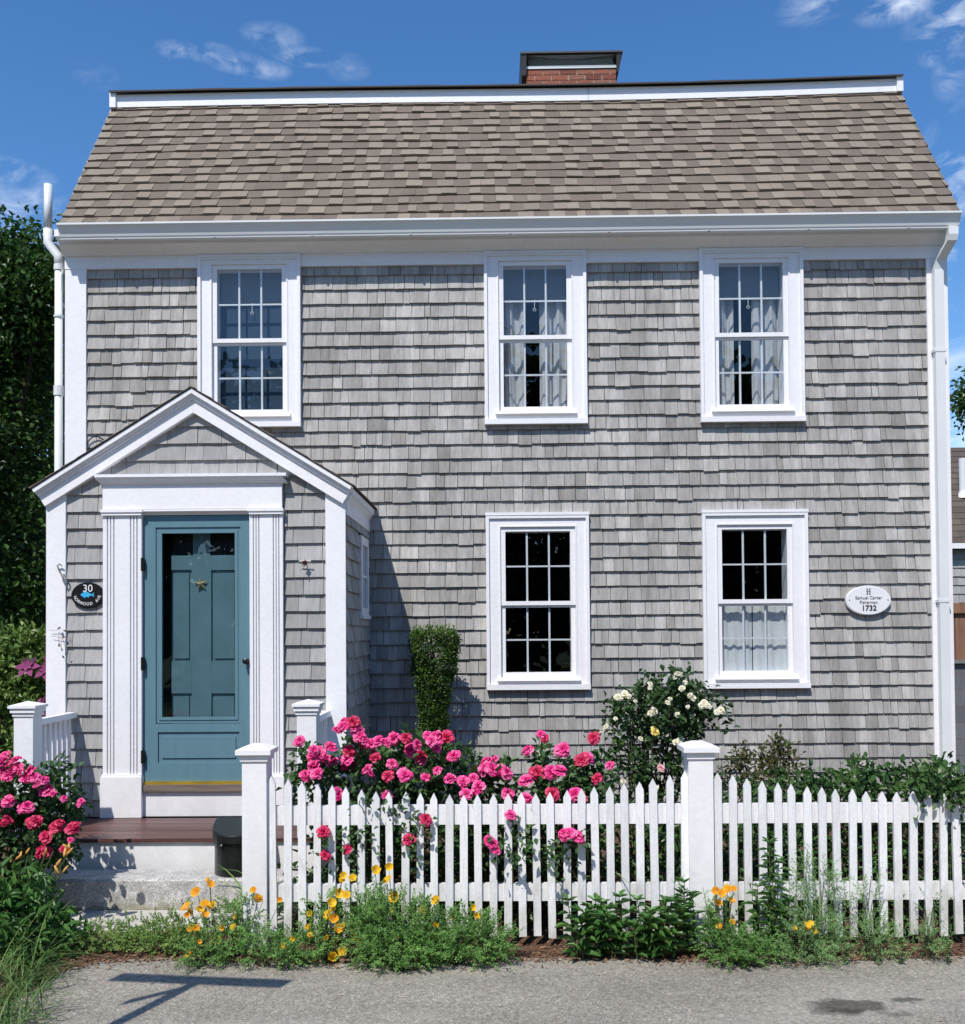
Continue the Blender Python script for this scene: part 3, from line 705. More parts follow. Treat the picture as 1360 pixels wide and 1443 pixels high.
for xa,xb in ((-2.946,-2.655),(-1.842,-1.592)):
    mb=MB(); w=xb-xa; yf=PY_-.052
    mb.box(xa,xb,yf+.014,PY_-.0005,.713,2.668)
    for (a,b) in ((0,.10),(.135,.185),(.215,.265),(.30,.70),(.735,.785),(.815,.865),(.90,1.0)):
        mb.box(xa+w*a,xa+w*b,yf,yf+.0135,.713,2.668)
    pl=obj('pilaster',mb,M['white'],pw)
    mb=MB(); mb.box(xa-.012,xb+.006,yf-.022,PY_-.0005,.412,.713); mb.box(xa-.006,xb+.003,yf-.012,PY_-.0005,.7131,.73)
    obj('plinth',mb,M['white'],pw)
# threshold, brass strip, riser below the door
mb=MB(); mb.box(-2.654,-1.843,PY_-.028,PY_+.10,.413,.600); obj('door_riser',mb,M['white'],pw)
mb=MB(); mb.box(-2.654,-1.843,PY_-.055,PY_+.10,.601,.650); obj('threshold',mb,M['aged_wood'],pw)
mb=MB(); mb.box(-2.650,-1.847,PY_-.034,PY_-.012,.651,.672); obj('brass_sweep',mb,M['brass'],pw)
# storm door
DX0,DX1,DZ0,DZ1=-2.650,-1.846,.673,2.668
gx0,gx1,gz0,gz1=-2.515,-1.963,1.151,2.535
yF=PY_-.018; yB=PY_+.012
mb=MB()
mb.box(DX0,gx0-.045,yF,yB,DZ0,DZ1); mb.box(gx1+.045,DX1,yF,yB,DZ0,DZ1)
mb.box(gx0-.045,gx1+.045,yF,yB,gz1+.045,DZ1); mb.box(gx0-.045,gx1+.045,yF,yB,1.055,gz0-.05)
# kick panel frame
ka,kb,kc,kd=-2.545,-1.930,.83,1.035
mb.box(gx0-.045,gx1+.045,yF,yB,DZ0,kc-.02); 
mb.box(gx0-.045,ka,yF,yB,kc-.02,1.055); mb.box(kb,gx1+.045,yF,yB,kc-.02,1.055); mb.box(ka,kb,yF,yB,kd+.005,1.055); 
mb.box(ka,kb,yF+.012,yB,kc-.02,kd+.005)
mb.box(ka+.03,kb-.03,yF+.003,yF+.0119,kc+.015,kd-.03)
sd=obj('storm_door',mb,M['teal'],house)
mb=MB()
for o1,o2,yy in ((.045,.022,yF+.010),(.022,.0,yF+.004)):
    mb.box(gx0-o1,gx0-o2,yy,yB,gz0-o1,gz1+o1); mb.box(gx1+o2,gx1+o1,yy,yB,gz0-o1,gz1+o1)
    mb.box(gx0-o2,gx1+o2,yy,yB,gz1+o2,gz1+o1); mb.box(gx0-o2,gx1+o2,yy,yB,gz0-o1,gz0-o2)
obj('glazing_bead',mb,M['teal'],sd)
mb=MB(); mb.box(gx0-.004,gx1+.004,PY_-.004,PY_+.001,gz0-.004,gz1+.004); obj('pane',mb,M['door_glass'],sd)
mb=MB(); kx,kz=-1.885,1.545
kp=P(349,932,PY_-.02); kx,kz=kp.x,kp.z
mb.tube([(kx,yF,kz),(kx,yF-.012,kz)],.02,12); mb.tube([(kx,yF-.01,kz),(kx,yF-.045,kz+.004)],[.008,.008],8)
mb.tube([(kx-.004,yF-.04,kz+.003),(kx-.004,yF-.045,kz+.003),(kx-.004,yF-.06,kz+.003),(kx-.004,yF-.068,kz+.003)],[.012,.022,.022,.01],12)
mb.box(kx-.026,kx-.006,yF-.055,yF-.035,kz+.004,kz+.018)
obj('handle',mb,M['black'],sd)
for zz in (2.30,1.555,.86):
    mb=MB(); mb.box(DX0-.010,DX0+.012,yF-.036,yF-.0005,zz-.045,zz+.045); mb.tube([(DX0+.001,yF-.038,zz-.05),(DX0+.001,yF-.038,zz+.05)],.007,8); obj('hinge',mb,M['black'],sd)
# inner door
yI=PY_+.085
mb=MB()
def ip(px,py): q=P(px,py,yI); return q.x,q.z
ix0=-2.478; ix1=DX1+.01
x1_,z1_=ip(240,783); lz,_=ip(240,800)
panels=[]
for (a,b,c,d) in ((241,270,803,932),(298,334,803,932),(241,270,977,1050),(298,334,977,1050)):
    p0=ip(a,d); p1=ip(b,c); panels.append((p0[0],p1[0],p0[1],p1[1]))
ztopl=ip(240,783)[1]
lights=[(ix0+.0,ip(272,760)[0],ztopl,2.62),(ip(296,760)[0],ix1-.09,ztopl,2.62)]
wall_strips(mb,ix0,ix1,.66,2.70,yI,yI+.03,panels+lights)
mb.box(ip(272,770)[0]-.0,ip(296,770)[0],yI+.004,yI+.03,ztopl,2.62)
for (a,b,c,d) in panels:
    mb.box(a,b,yI+.016,yI+.03,c,d); mb.box(a+.022,b-.022,yI+.005,yI+.0159,c+.022,d-.022)
idr=obj('inner_door',mb,M['teal_in'],house)
for (a,b,c,d) in lights:
    mb=MB(); mb.box(a,b,yI+.02,yI+.026,c,d); obj('door_light',mb,M['black'],idr)
mb=MB(); mb.box(-2.66,-1.84,yI+.2,yI+.25,.41,2.75); mb.box(-2.659,ix0-.001,yI+.031,yI+.2,.41,2.7); mb.box(PX0+.09,PX1-.09,PY_+.55,PY_+.6,.1,2.75); obj('vestibule_room',mb,M['room'],house)  # near-black boxes paint the dark behind and beside the inner door
# side window of the portico
mb=MB(); X=PX1-.01; y0,y1,z0,z1=PY_+.70,PY_+1.15,1.92,2.58
for (a,b,c,d) in ((y0,y0+.07,z0,z1),(y1-.07,y1,z0,z1),(y0+.07,y1-.07,z1-.07,z1),(y0+.07,y1-.07,z0,z0+.06)): mb.box(X,X+.03,a,b,c,d)
mb.box(X,X+.045,y0-.015,y1+.015,z0-.03,z0-.0005)
sw=obj('window',mb,M['white'],house)
mb=MB(); mb.box(X+.006,X+.010,y0+.07,y1-.07,z0+.06,z1-.07); obj('pane',mb,M['glass'],sw)
mb=MB(); mb.box(X+.012,X+.022,(y0+y1)/2-.01,(y0+y1)/2+.01,z0+.06,z1-.07); mb.box(X+.012,X+.020,y0+.07,y1-.07,(z0+z1)/2-.01,(z0+z1)/2+.01); obj('muntin',mb,M['white'],sw)
mb=MB(); mb.box(X+.0005,X+.002,y0+.07,y1-.07,z0+.06,z1-.07); obj('roller_shade',mb,M['shade'],sw)
# loop of black cable above the portico roof
mb=MB(); pts=[P(x,y,-.035) for x,y in ((124,634),(124,622),(130,616),(138,615),(146,620))]
mb.tube(pts,.006,6); obj('cable',mb,M['black'],house)
#=================================================================== things on the walls
def oval(mb,c,rx,rz,y0,y1,n=40,inset=.006):
    for (r_a,ya,r_b,yb) in ((0,y0,1,y1),):
        p0=[(c[0]+math.cos(t)*rx,y1,c[2]+math.sin(t)*rz) for t in np.linspace(0,2*math.pi,n,False)]
        mb.prism([(c[0]+math.cos(t)*rx,y0+.004,c[2]+math.sin(t)*rz) for t in np.linspace(0,2*math.pi,n,False)],(0,y1-y0-.004,0))
        mb.prism([(c[0]+math.cos(t)*(rx-inset),y0,c[2]+math.sin(t)*(rz-inset)) for t in np.linspace(0,2*math.pi,n,False)],(0,.0041,0))
c=P(124,839,PY_-.03)
pq=thing('house_number_plaque',c,'black oval plaque with number 30 and a blue fish beside the door','plaque')
mb=MB(); oval(mb,c,.124,.098,PY_-.040,PY_-.014); obj('board',mb,M['black'],pq)
yl=PY_-.0418
text_mb('30',.078,M['letters_white'],pq,(c.x+.003,yl,c.z+.050))
fish=MB(); fx,fz=c.x-.002,c.z+.004
out=[(-.050,.0),(-.040,.010),(-.026,.018),(-.020,.028),(-.004,.024),(.012,.016),(.028,.006),(.036,.004),(.054,.018),(.048,.001),(.056,-.016),(.036,-.006),(.026,-.008),(.014,-.014),(.012,-.022),(.004,-.016),(-.014,-.018),(-.020,-.026),(-.026,-.016),(-.040,-.010)]
fish.prism([(fx+a,yl-.001,fz+b) for a,b in out][::-1],(0,.003,0)); obj('fish_emblem',fish,M['fish_blue'],pq)
def arc_text(s,a0,a1,rx,rz,size,mat):
    n=len(s)
    for k,chh in enumerate(s):
        if chh==' ': continue
        t=a0+(a1-a0)*(k/(n-1)); x=c.x+math.cos(t)*rx; z=c.z+math.sin(t)*rz
        tang=math.atan2(math.cos(t)*rz,-math.sin(t)*rx)
        text_mb(chh,size,mat,pq,(x,yl,z),rot=tang,sx=.9,name='letter')
arc_text('NORWOOD AVE',R_(193),R_(352),.094,.066,.033,M['letters_white'])
cc=P(1222.5,846,-.03)
pq2=thing('history_plaque',cc,'white oval plaque with the year 1732 on the shingles near the right corner','plaque')
mb=MB(); oval(mb,cc,.196,.130,-.056,-.016); obj('board',mb,M['plaque_white'],pq2)
yl=-.0578
text_mb('Samuel Carter',.040,M['letters_grey'],pq2,(cc.x,yl,cc.z+.022))
text_mb('Fisherman',.038,M['letters_grey'],pq2,(cc.x,yl,cc.z-.018))
text_mb('1732',.066,M['letters_black'],pq2,(cc.x+.003,yl,cc.z-.070),bold=.0012)
mb=MB()
for sx in (-1,1):
    x=cc.x+sx*.011; mb.box(x-.004,x+.004,yl-.001,yl+.002,cc.z+.050,cc.z+.104)
    for zz in (.056,.078,.098): mb.box(x-.007,x+.007,yl-.0013,yl+.0016,cc.z+zz-.003,cc.z+zz+.004)
mb.box(cc.x-.007,cc.x+.007,yl-.001,yl+.002,cc.z+.075,cc.z+.080)
obj('emblem',mb,M['letters_grey'],pq2)
for sx in (-1,1):
    mb=MB(); mb.tube([(cc.x+sx*.168,yl+.002,cc.z+.004),(cc.x+sx*.168,yl-.003,cc.z+.004)],.005,8); obj('screw',mb,M['steel'],pq2)
# starfish hung on the inner door
sc_=P(283,823,yI-.01)
mb=MB(); pts=[]
for k in range(10):
    t=math.pi/2+k*math.pi/5+.12; r=.058 if k%2==0 else .021
    pts.append((sc_.x+math.cos(t)*r,yI-.012,sc_.z+math.sin(t)*r))
ctr=(sc_.x,yI-.032,sc_.z)
for k in range(10): mb.poly([ctr,pts[(k+1)%10],pts[k]])
mb.poly(pts); 
tag(obj('starfish',mb,M['gold'],origin=sc_),'small golden starfish hung on the inner door behind the glass','ornament')
# small red hummingbird-like hook on the right of the door
h=P(430,793,PY_-.05)
hk=thing('wall_ornament',h,'small red metal flower ornament on shingles right of the door','ornament')
mb=MB(); mb.tube([h+Vector((0,.035,0)),h+Vector((0,-.01,.0))],.004,6)
for k in range(6):
    t=k*math.pi/3+.3; r=.022; q=h+Vector((math.cos(t)*r,-.012,math.sin(t)*r*1.1-.004))
    mb.tube([h+Vector((0,0,0)),(h+q)/2+Vector((0,-.012,0)),q],[.003,.009,.003],5)
mb.tube([h+Vector((0,-.02,-.004)),h+Vector((-.006,-.03,-.035))],[.006,.003],5)
obj('petals',mb,M['red'],hk)
mb=MB(); mb.tube([h+Vector((-.045,.0,.016)),h+Vector((.045,-.004,.016))],.003,5); mb.tube([h+Vector((-.045,.0,.008)),h+Vector((.045,-.004,.006))],.002,5); obj('crossbar',mb,M['steel'],hk)
# scroll tubing that stands in for a cast shadow on the left corner board
h=P(84,806,PY_-.07); 
bk=thing('scroll_shadow',h,'small grey scroll shape standing in for a shadow high on the white corner board left of the door','bracket')
mb=MB()
top=P(82,797,PY_-.05); bot=P(91,824,PY_-.045)
sp=[top+Vector((.030,0,-.005)),top+Vector((.012,-.006,.012)),top+Vector((-.006,0,0)),top+Vector((.004,0,-.03)),(top+bot)/2+Vector((-.01,0,.02)),(top+bot)/2+Vector((.012,0,-.01)),bot+Vector((-.012,0,.03)),bot+Vector((.004,0,0)),bot+Vector((.016,0,.02)),bot+Vector((.010,0,.05)),(top+bot)/2+Vector((.016,0,.01))]
mb.tube(sp,.0055,6); mb.tube([(top+bot)/2,(top+bot)/2+Vector((0,.05,0))],.005,6)
obj('scroll',mb,M['steel'],bk)
#=================================================================== PORCH
porch=thing('porch',(-2.2,-1.7,0),'low wooden entrance porch with brown stained boards and white riser','porch')
DYF=-2.075
for k in range(6):
    mb=MB(); ya=DYF-.02+k*.125; mb.box(-3.27,-1.18,ya,min(ya+.121,PY_-.083),.385,.41+random.uniform(-.001,.001),random.random())
    obj('deck_board',mb,M['deck'],porch)
mb=MB(); mb.box(-3.25,-1.2,DYF,DYF+.03,.155,.384); obj('riser',mb,M['white'],porch)
for xx in (-3.25,-1.23):
    mb=MB(); mb.box(xx,xx+.03,DYF+.03,-1.32,.155,.384); obj('skirt',mb,M['white'],porch)
mb=MB(); mb.box(-3.2,-1.25,DYF+.06,-1.33,.0,.15); obj('footing',mb,M['backing'],porch)
def newel_cap(mb,x,y,z,w):   # two-step collar and pyramid cap
    mb.box(x-w*.56,x+w*.56,y-w*.56,y+w*.56,z-.055,z-.030); mb.box(x-w*.64,x+w*.64,y-w*.64,y+w*.64,z-.03,z-.001)
    a=w*.72; mb.box(x-a,x+a,y-a,y+a,z,z+.018)
    n=len(mb.v); mb.v+=[(x-a,y-a,z+.018),(x+a,y-a,z+.018),(x+a,y+a,z+.018),(x-a,y+a,z+.018),(x,y,z+.045)]
    for q in ((0,1,4),(1,2,4),(2,3,4),(3,0,4)): mb.f.append(tuple(n+i for i in q)); mb.r.append(.5)
for xx,lab in ((-3.185,'left porch railing'),(-1.275,'right porch railing')):
    ny=-2.02; w=.13
    mb=MB(); mb.hexa([(xx-.04,ny+.06,1.155),(xx+.04,ny+.06,1.155),(xx+.04,-1.34,1.155),(xx-.04,-1.34,1.155),(xx-.03,ny+.06,1.195),(xx+.03,ny+.06,1.195),(xx+.03,-1.34,1.195),(xx-.03,-1.34,1.195)])
    rl_=obj('railing',mb,M['white'],porch)
    mb=MB(); mb.box(xx-.02,xx+.02,ny+.06,-1.34,.47,.5095); obj('bottom_rail',mb,M['white'],rl_)
    mb=MB(); mb.box(xx-w/2,xx+w/2,ny-w/2,ny+w/2,.41,1.245); newel_cap(mb,xx,ny,1.285,w); obj('newel_post',mb,M['white'],rl_)
    for k in range(7):
        y=-1.88+k*.078; mb=MB(); mb.box(xx-.016,xx+.016,y-.016,y+.016,.51,1.156); obj('baluster',mb,M['white'],rl_)
# granite step and slab
mb=MB(); nx=26
def rough_block(x0,x1,y0,y1,z0,z1,n,amp):
    mb=MB(); xs=[x0+(x1-x0)*i/n for i in range(n+1)]; ys=[y0,y0+.012]+[y0+(y1-y0)*t for t in (.3,.6,1)]; zs=[z0,z0+(z1-z0)*.33,z0+(z1-z0)*.66,z1-.012]
    def nz(a,b): return amp*(math.sin(a*23+b*31)+math.sin(a*57-b*17+1)*.6)
    rows=[[(x,y0+nz(x,z),z) for x in xs] for z in zs]+[[(x,y,z1+nz(x,y)*.4) for x in xs] for y in ys[1:]]+[[(x,y1,z0) for x in xs]]
    for r in rows: mb.v+=r
    m=n+1
    for j in range(len(rows)-1):
        for i in range(n): a=j*m+i; mb.f.append((a,a+1,a+m+1,a+m)); mb.r.append(.5)
    mb.f.append(tuple(j*m for j in range(len(rows)))[::-1]); mb.f.append(tuple(j*m+n for j in range(len(rows)))); mb.r+=[.5,.5]
    return mb
tag(obj('granite_step',rough_block(-2.92,-1.22,-2.42,-2.16,.0,.222,50,.003),M['granite'],origin=(-2.1,-2.3,0)),'rough speckled granite step in front of the porch','step')
tag(obj('stone_slab',rough_block(-2.80,-1.30,-2.80,-2.425,.0,.030,40,.0015),M['concrete'],origin=(-2.1,-2.6,0)),'thin flat grey slab at the foot of the granite step','slab')
# black lidded bin
bx=thing('black_bin',(-1.70,-2.26,.22),'glossy black round-fronted box with sloping lid on the granite step','bin')
def dshape(x0,x1,yb,yf,n=20,lean=0):
    cxx=(x0+x1)/2; pts=[]
    for k in range(n+1):
        t=math.pi+math.pi*k/n; r=1
        x=cxx+math.cos(t)*(x1-x0)/2; ysn=max(0.0,-math.sin(t)); pts.append((x,yb-(yb-yf)*(ysn**.75)))
    return pts
mb=MB(); dp=dshape(-1.858,-1.53,-2.13,-2.385); k=len(dp)
n=len(mb.v)
for zi in (0,1):
    for (x,y) in dp: mb.v.append((x,y,.222 if zi==0 else .488+(y+2.13)*.16+.03))
for i in range(k):
    j=(i+1)%k; mb.f.append((n+i,n+j,n+k+j,n+k+i)); mb.r.append(.5)
mb.f.append(tuple(n+k+i for i in range(k))); mb.r.append(.5)
obj('body',mb,M['black_plastic'],bx)
mb=MB()
for zz in (.42,.40):
    q=dshape(-1.861,-1.527,-2.13,-2.389); 
    for i in range(len(q)-1):
        a,b=q[i],q[i+1]; mb.poly([(a[0],a[1],zz),(b[0],b[1],zz),(b[0],b[1],zz+.006),(a[0],a[1],zz+.006)])
obj('rib',mb,M['black_plastic'],bx)
mb=MB(); q=dshape(-1.872,-1.516,-2.115,-2.405); k=len(q)
lowz=lambda y:.500+(y+2.13)*.22; 
for zi in (0,1,2):
    for (x,y) in q:
        f=1 if zi<2 else .965; cx_=(-1.694); cy_=-2.2
        mb.v.append((cx_+(x-cx_)*f,cy_+(y-cy_)*f,lowz(y)+(0,.045,.052)[zi]))
for zi in (0,1):
    for i in range(k):
        j=(i+1)%k; mb.f.append((zi*k+i,zi*k+j,(zi+1)*k+j,(zi+1)*k+i)); mb.r.append(.5)
mb.f.append(tuple(2*k+i for i in range(k))); mb.f.append(tuple(i for i in range(k))[::-1]); mb.r+=[.5,.5]
obj('lid',mb,M['black_plastic'],bx)
mb=MB(); mb.tube([(-1.76,-2.382,.43),(-1.76,-2.40,.432)],.007,8); obj('latch',mb,M['steel'],bx)
#=================================================================== PICKET FENCE
FY=-3.07
fence=thing('picket_fence',(0,FY,0),'white painted picket fence with scalloped top and square capped posts','fence')
posts=[-1.366,1.137,3.66]
for px_ in posts:
    w=.137; mb=MB(); yy=FY+.02
    mb.box(px_-w/2,px_+w/2,yy-w/2,yy+w/2,-.02,1.06)
    ob=obj('post',mb,M['white'],fence)
    mb=MB(); a=.078; mb.box(px_-a,px_+a,yy-a,yy+a,1.0605,1.098)
    a=.099; mb.box(px_-a,px_+a,yy-a,yy+a,1.0985,1.125)
    n=len(mb.v); mb.v+=[(px_-a,yy-a,1.125),(px_+a,yy-a,1.125),(px_+a,yy+a,1.125),(px_-a,yy+a,1.125),(px_-.03,yy-.03,1.152),(px_+.03,yy-.03,1.152),(px_+.03,yy+.03,1.152),(px_-.03,yy+.03,1.152)]
    for q in ((0,1,5,4),(1,2,6,5),(2,3,7,6),(3,0,4,7),(4,5,6,7)): mb.f.append(tuple(n+i for i in q)); mb.r.append(.5)
    obj('post_cap',mb,M['white'],ob)
def scal(t): return 1-4*(t-.5)**2
for si in range(2):
    xa,xb=posts[si],posts[si+1]
    for z0,z1 in ((.692,.800),(.262,.358)):
        mb=MB(); mb.box(xa+.069,xb-.069,FY-.002,FY+.036,z0,z1,.3); obj('rail',mb,M['fence_white'],fence)
    n=29 if si==0 else 29
    for k in range(n):
        x=(xa+.098)+(xb-xa-.188)*k/(n-1); t=(x-xa)/(xb-xa)
        zt=1.012-.148*scal(t)**.8 if 0<scal(t) else 1.0
        zt+=random.uniform(-.006,.006); zb_=.068+random.uniform(-.008,.008); w=.0207+random.uniform(-.001,.0015); ln=random.uniform(-.009,.009)
        mb=MB(); y0,y1=FY-.021,FY-.0025
        mb.prism([(x-w+ln*0,y0,zb_),(x+w,y0,zb_+random.uniform(-.003,.003)),(x+w+ln,y0,zt-.042),(x+.001+ln,y0,zt),(x-w+ln,y0,zt-.042)],(0,y1-y0,0),random.random())
        obj('picket',mb,M['fence_white'],fence)
#=================================================================== FOLIAGE TOOLS
def unit(a): return a/np.maximum(np.linalg.norm(a,axis=-1,keepdims=True),1e-9)
def leaves(mb,Pn,D,N,L,W,rnd,fold=.25,droop=.15,wide=.4):
    """hexagonal folded leaves, fully vectorised"""
    D=unit(D); Sd=unit(np.cross(D,N)); Nn=np.cross(Sd,D)
    L=np.asarray(L)[:,None]; W=np.asarray(W)[:,None]
    v0=Pn; v1=Pn+D*L*wide+Sd*W*.5+Nn*W*fold; v2=Pn+D*L*.75+Sd*W*.32+Nn*W*fold*.6-Nn*L*droop*.4
    v3=Pn+D*L-Nn*L*droop; v4=Pn+D*L*.75-Sd*W*.32+Nn*W*fold*.6-Nn*L*droop*.4; v5=Pn+D*L*wide-Sd*W*.5+Nn*W*fold
    V=np.stack([v0,v1,v2,v3,v4,v5],1).reshape(-1,3); n=len(Pn); b=np.arange(n)[:,None]*6
    F=np.concatenate([b+np.array([[0,1,2,3]]),b+np.array([[0,3,4,5]])],1).reshape(-1,4)
    mb.arrays(V,F,np.repeat(rnd,2).tolist())
def rdir(n,up=.2):
    d=RN.normal(size=(n,3)); d[:,2]+=up; return unit(d)
def ell_points(n,c,r,shell=.55,flat=None):
    d=unit(RN.normal(size=(n,3))); q=shell+(1-shell)*RN.rand(n)**.6
    lump=1+.16*np.sin(d[:,0]*5+c[0]*7)+.13*np.sin(d[:,2]*7+d[:,1]*4+c[2]*5)
    return np.array(c)+d*(q*lump)[:,None]*np.array(r), d
def twig_clusters(mb,pts,out,per,spread,L,W,up=.15,outw=.8,fold=.25,droop=.15,rv=(0,1)):
    n=len(pts)*per
    Pn=np.repeat(pts,per,0)+RN.normal(size=(n,3))*spread; O=np.repeat(out,per,0)
    D=unit(RN.normal(size=(n,3))*.8+O*outw+np.array([0,0,up])); N=unit(RN.normal(size=(n,3))*.55+np.array([0,-.25,1.0])+O*.35)
    tone=np.repeat(RN.rand(len(pts)),per)*.6+RN.rand(n)*.4
    s=RN.uniform(.65,1.25,n)
    leaves(mb,Pn,D,N,L*s,W*s,rv[0]+(rv[1]-rv[0])*tone,fold,droop)
def stems(mb,base,tips,r=.004,sag_=.0,sides=5):
    for t in tips:
        t=Vector(t); b=Vector(base)+Vector((random.uniform(-.06,.06),random.uniform(-.05,.05),0))
        m=b.lerp(t,.5)+Vector((random.uniform(-.03,.03),random.uniform(-.03,.03),.04))
        mb.tube([b,m,t],[r*1.5,r*1.1,r*.6],sides)
def bush(name,label,cat,base,clumps,leafmat,L=.035,W=.022,per=7,spread=.03,stemn=14,group=None,shell=.45,outw=.8,stemmat='brown_stem',rv=(0,1),r=.005,foliage='foliage'):
    t=thing(name,base,label,cat,group)
    mb=MB(); tips=[]
    for (c,rad,n) in clumps:
        p,o=ell_points(n,c,rad,shell); keep=p[:,2]>base[2]+.02; p,o=p[keep],o[keep]
        twig_clusters(mb,p,o,per,spread,L,W,outw=outw,rv=rv)
        for i in range(max(2,int(stemn*n/sum(q[2] for q in clumps)))): tips.append(p[i%len(p)])
    obj(foliage,mb,leafmat,t)
    mb=MB(); stems(mb,base,tips,r); obj('stem',mb,M[stemmat],t)
    return t
# bloom meshes
def petal_grid(mb,phi,r0,r1,h0,h1,width,curl,ruff,rnd):
    nu,nv=3,3; n=len(mb.v)
    for j in range(nv+1):
        v=j/nv; r=r0+(r1-r0)*v; z=h0+(h1-h0)*v**.8+curl*v*v
        wv=width*math.sin(min(1,.25+v*.85)*math.pi*.62)
        for i in range(nu+1):
            u=i/nu-.5; a=phi+u*wv; rr=r*(1-.10*abs(u)*2*v)+ruff*math.sin(u*9+phi*5)*v
            mb.v.append((math.cos(a)*rr,math.sin(a)*rr,z+ruff*math.cos(u*11+phi*3)*v))
    for j in range(nv):
        for i in range(nu):
            a=n+j*(nu+1)+i; mb.f.append((a,a+1,a+nu+2,a+nu+1)); mb.r.append(min(1,max(0,rnd+.28*(j/(nv-1)-.5))))
def rose_mesh(mat,R=.045,seed=0,tight=0):
    random.seed(seed); mb=MB()
    def pet(ph,el,ln,wd,rr):            # one cupped, ruffled petal leaving the centre at elevation el
        nu,nv=4,3; n=len(mb.v); cu=random.uniform(.25,.75); rf=random.uniform(.05,.13)*ln
        for j in range(nv+1):
            v=j/nv; e=el+cu*(.5-v); w=wd*(.25+.75*math.sin(min(1,v*1.05)*math.pi*.62))
            r=ln*(.06+v*math.cos(e)*.98); z=ln*v*math.sin(e)
            for i in range(nu+1):
                u=i/nu-.5; x=r-abs(u)**2*ln*.35*v; y=u*w
                z2=z+(u*u*4)*w*.22*(1-v*.6)+rf*v*math.sin(u*13+ph*7)
                mb.v.append((x*math.cos(ph)-y*math.sin(ph),x*math.sin(ph)+y*math.cos(ph),z2))
        for j in range(nv):
            for i in range(nu):
                a=n+j*(nu+1)+i; mb.f.append((a,a+1,a+nu+2,a+nu+1)); mb.r.append(min(1,max(0,rr+.32*(j/(nv-1)-.55)+random.uniform(-.06,.06))))
    for (k,el,ln,wd) in ((8,.05,1.0,.80),(8,.35,.92,.72),(7,.65,.80,.62),(6,.95,.66,.5),(5,1.2,.55,.36)):
        for i in range(k):
            pet(2*math.pi*(i+random.uniform(-.3,.3))/k+el*3,el+random.uniform(-.16,.16),R*ln*random.uniform(.82,1.12),R*wd*random.uniform(.85,1.15),random.uniform(.3,.85)-.10*el)
    random.seed(seed+99); return mesh_of('rose_bloom',mb,mat,True)
RB={k:[rose_mesh(M[k],(.043,.038,.045,.033,.040)[s],s) for s in range(5)] for k in ('pink','crimson')}
for k in ('cream','yellow','blush'): RB[k]=[rose_mesh(M[k],(.034,.028,.031)[s],s) for s in range(3)]
def poppy_mesh(mat,open_=1.0,seed=0):
    random.seed(seed); mb=MB()
    for i in range(4):
        petal_grid(mb,math.pi/2*i+(.1 if i%2 else 0),.003,.034*open_,0,.030/open_**.5,math.pi*.62,0,.003,random.uniform(.3,.8))
    random.seed(seed+55); return mesh_of('poppy_bloom',mb,mat,True)
PB={'o':[poppy_mesh(M['orange'],o_,i) for i,o_ in enumerate((1,.85,1.1))],'y':[poppy_mesh(M['gold_petal'],o_,i+5) for i,o_ in enumerate((1,.9,1.1))]}
mbc=MB(); 
for k in range(12):
    a=k*.52; mbc.tube([(0,0,.002),(math.cos(a)*.006,math.sin(a)*.006,.014)],.0015,4)
STAM=mesh_of('stamen',mbc,M['stamen'])
random.seed(21)
def face_rot(tx=.6,jit=.5):   # bloom local +Z turned outwards to the street/up
    v=Vector((random.gauss(0,jit),-abs(random.gauss(tx,.25)),random.uniform(.35,1.0))).normalized()
    return (v.to_track_quat('Z','Y')@Matrix.Rotation(random.random()*6.28,3,'Z').to_quaternion()).to_euler()
def roses(parent,lst,kinds,Y,scl=1.0,spread=.1,depth=None):
    for i,(px,py,*k) in enumerate(lst):
        s=k[0] if k else 1.0; kd=kinds if isinstance(kinds,str) else random.choice(kinds)
        y=(depth(px,py) if depth else Y)+random.uniform(-spread,spread)
        me=random.choice(RB[kd])
        place('bloom',me,None,parent,P(px,py,y),face_rot(),s*scl*random.uniform(.88,1.12))
def add_twigs(parent,lst,Y,L,W,mat,stemmat='stem',n=5,name='leaf_sprig',depth=None):
    pts=[]; sm=MB()
    for (px,py,*k) in lst:
        y=depth(px,py) if depth else Y
        q=P(px,py,y); pts.append(q-Vector((0,-.02,.035))); 
    pts=np.array([list(p) for p in pts]); mb=MB(); out=np.tile(np.array([0,-.5,.1]),(len(pts),1))
    twig_clusters(mb,pts,out,n,.035,L,W)
    obj(name,mb,mat,parent)
#=================================================================== PINK ROSES behind the fence
z3=lambda L_:[(400+a/2.72,950+b/2.72,*k) for (a,b,*k) in L_]
cen=z3([(60,255),(130,290),(110,375),(85,390),(190,335),(250,295),(225,205),(265,185),(280,215),(245,345),(300,250,1.1),(330,265),(360,255),(395,262),(425,250),(470,245),(490,290,1.1),(510,270),(350,320),(320,365),(415,345),(455,365),(400,390),(395,465),(525,315,1.1),(545,395,1.1),(585,285),(550,235),(580,238),(625,240),(650,315),(210,460),(165,330),(230,330),(270,205),(205,215),(140,305),(115,290)])
ctr2=z3([(635,400),(690,410),(725,400),(745,435,1.1),(700,460),(775,335,1.15),(800,365,1.15),(805,330,1.1),(770,360),(830,370),(855,380),(860,460)])
rgt=z3([(935,293),(985,230,.95),(1000,245,.8),(1068,290),(925,405),(930,475),(970,375),(1000,380),(1025,375),(1055,368),(1145,330,1.1),(1165,320),(1188,245,.95),(1200,400),(1250,350,.7),(1120,460),(1140,475),(1030,460),(1105,462)])
def dep(px,py):  # blooms nearer the fence as they hang lower
    return -2.80 if py<1085 else -2.92
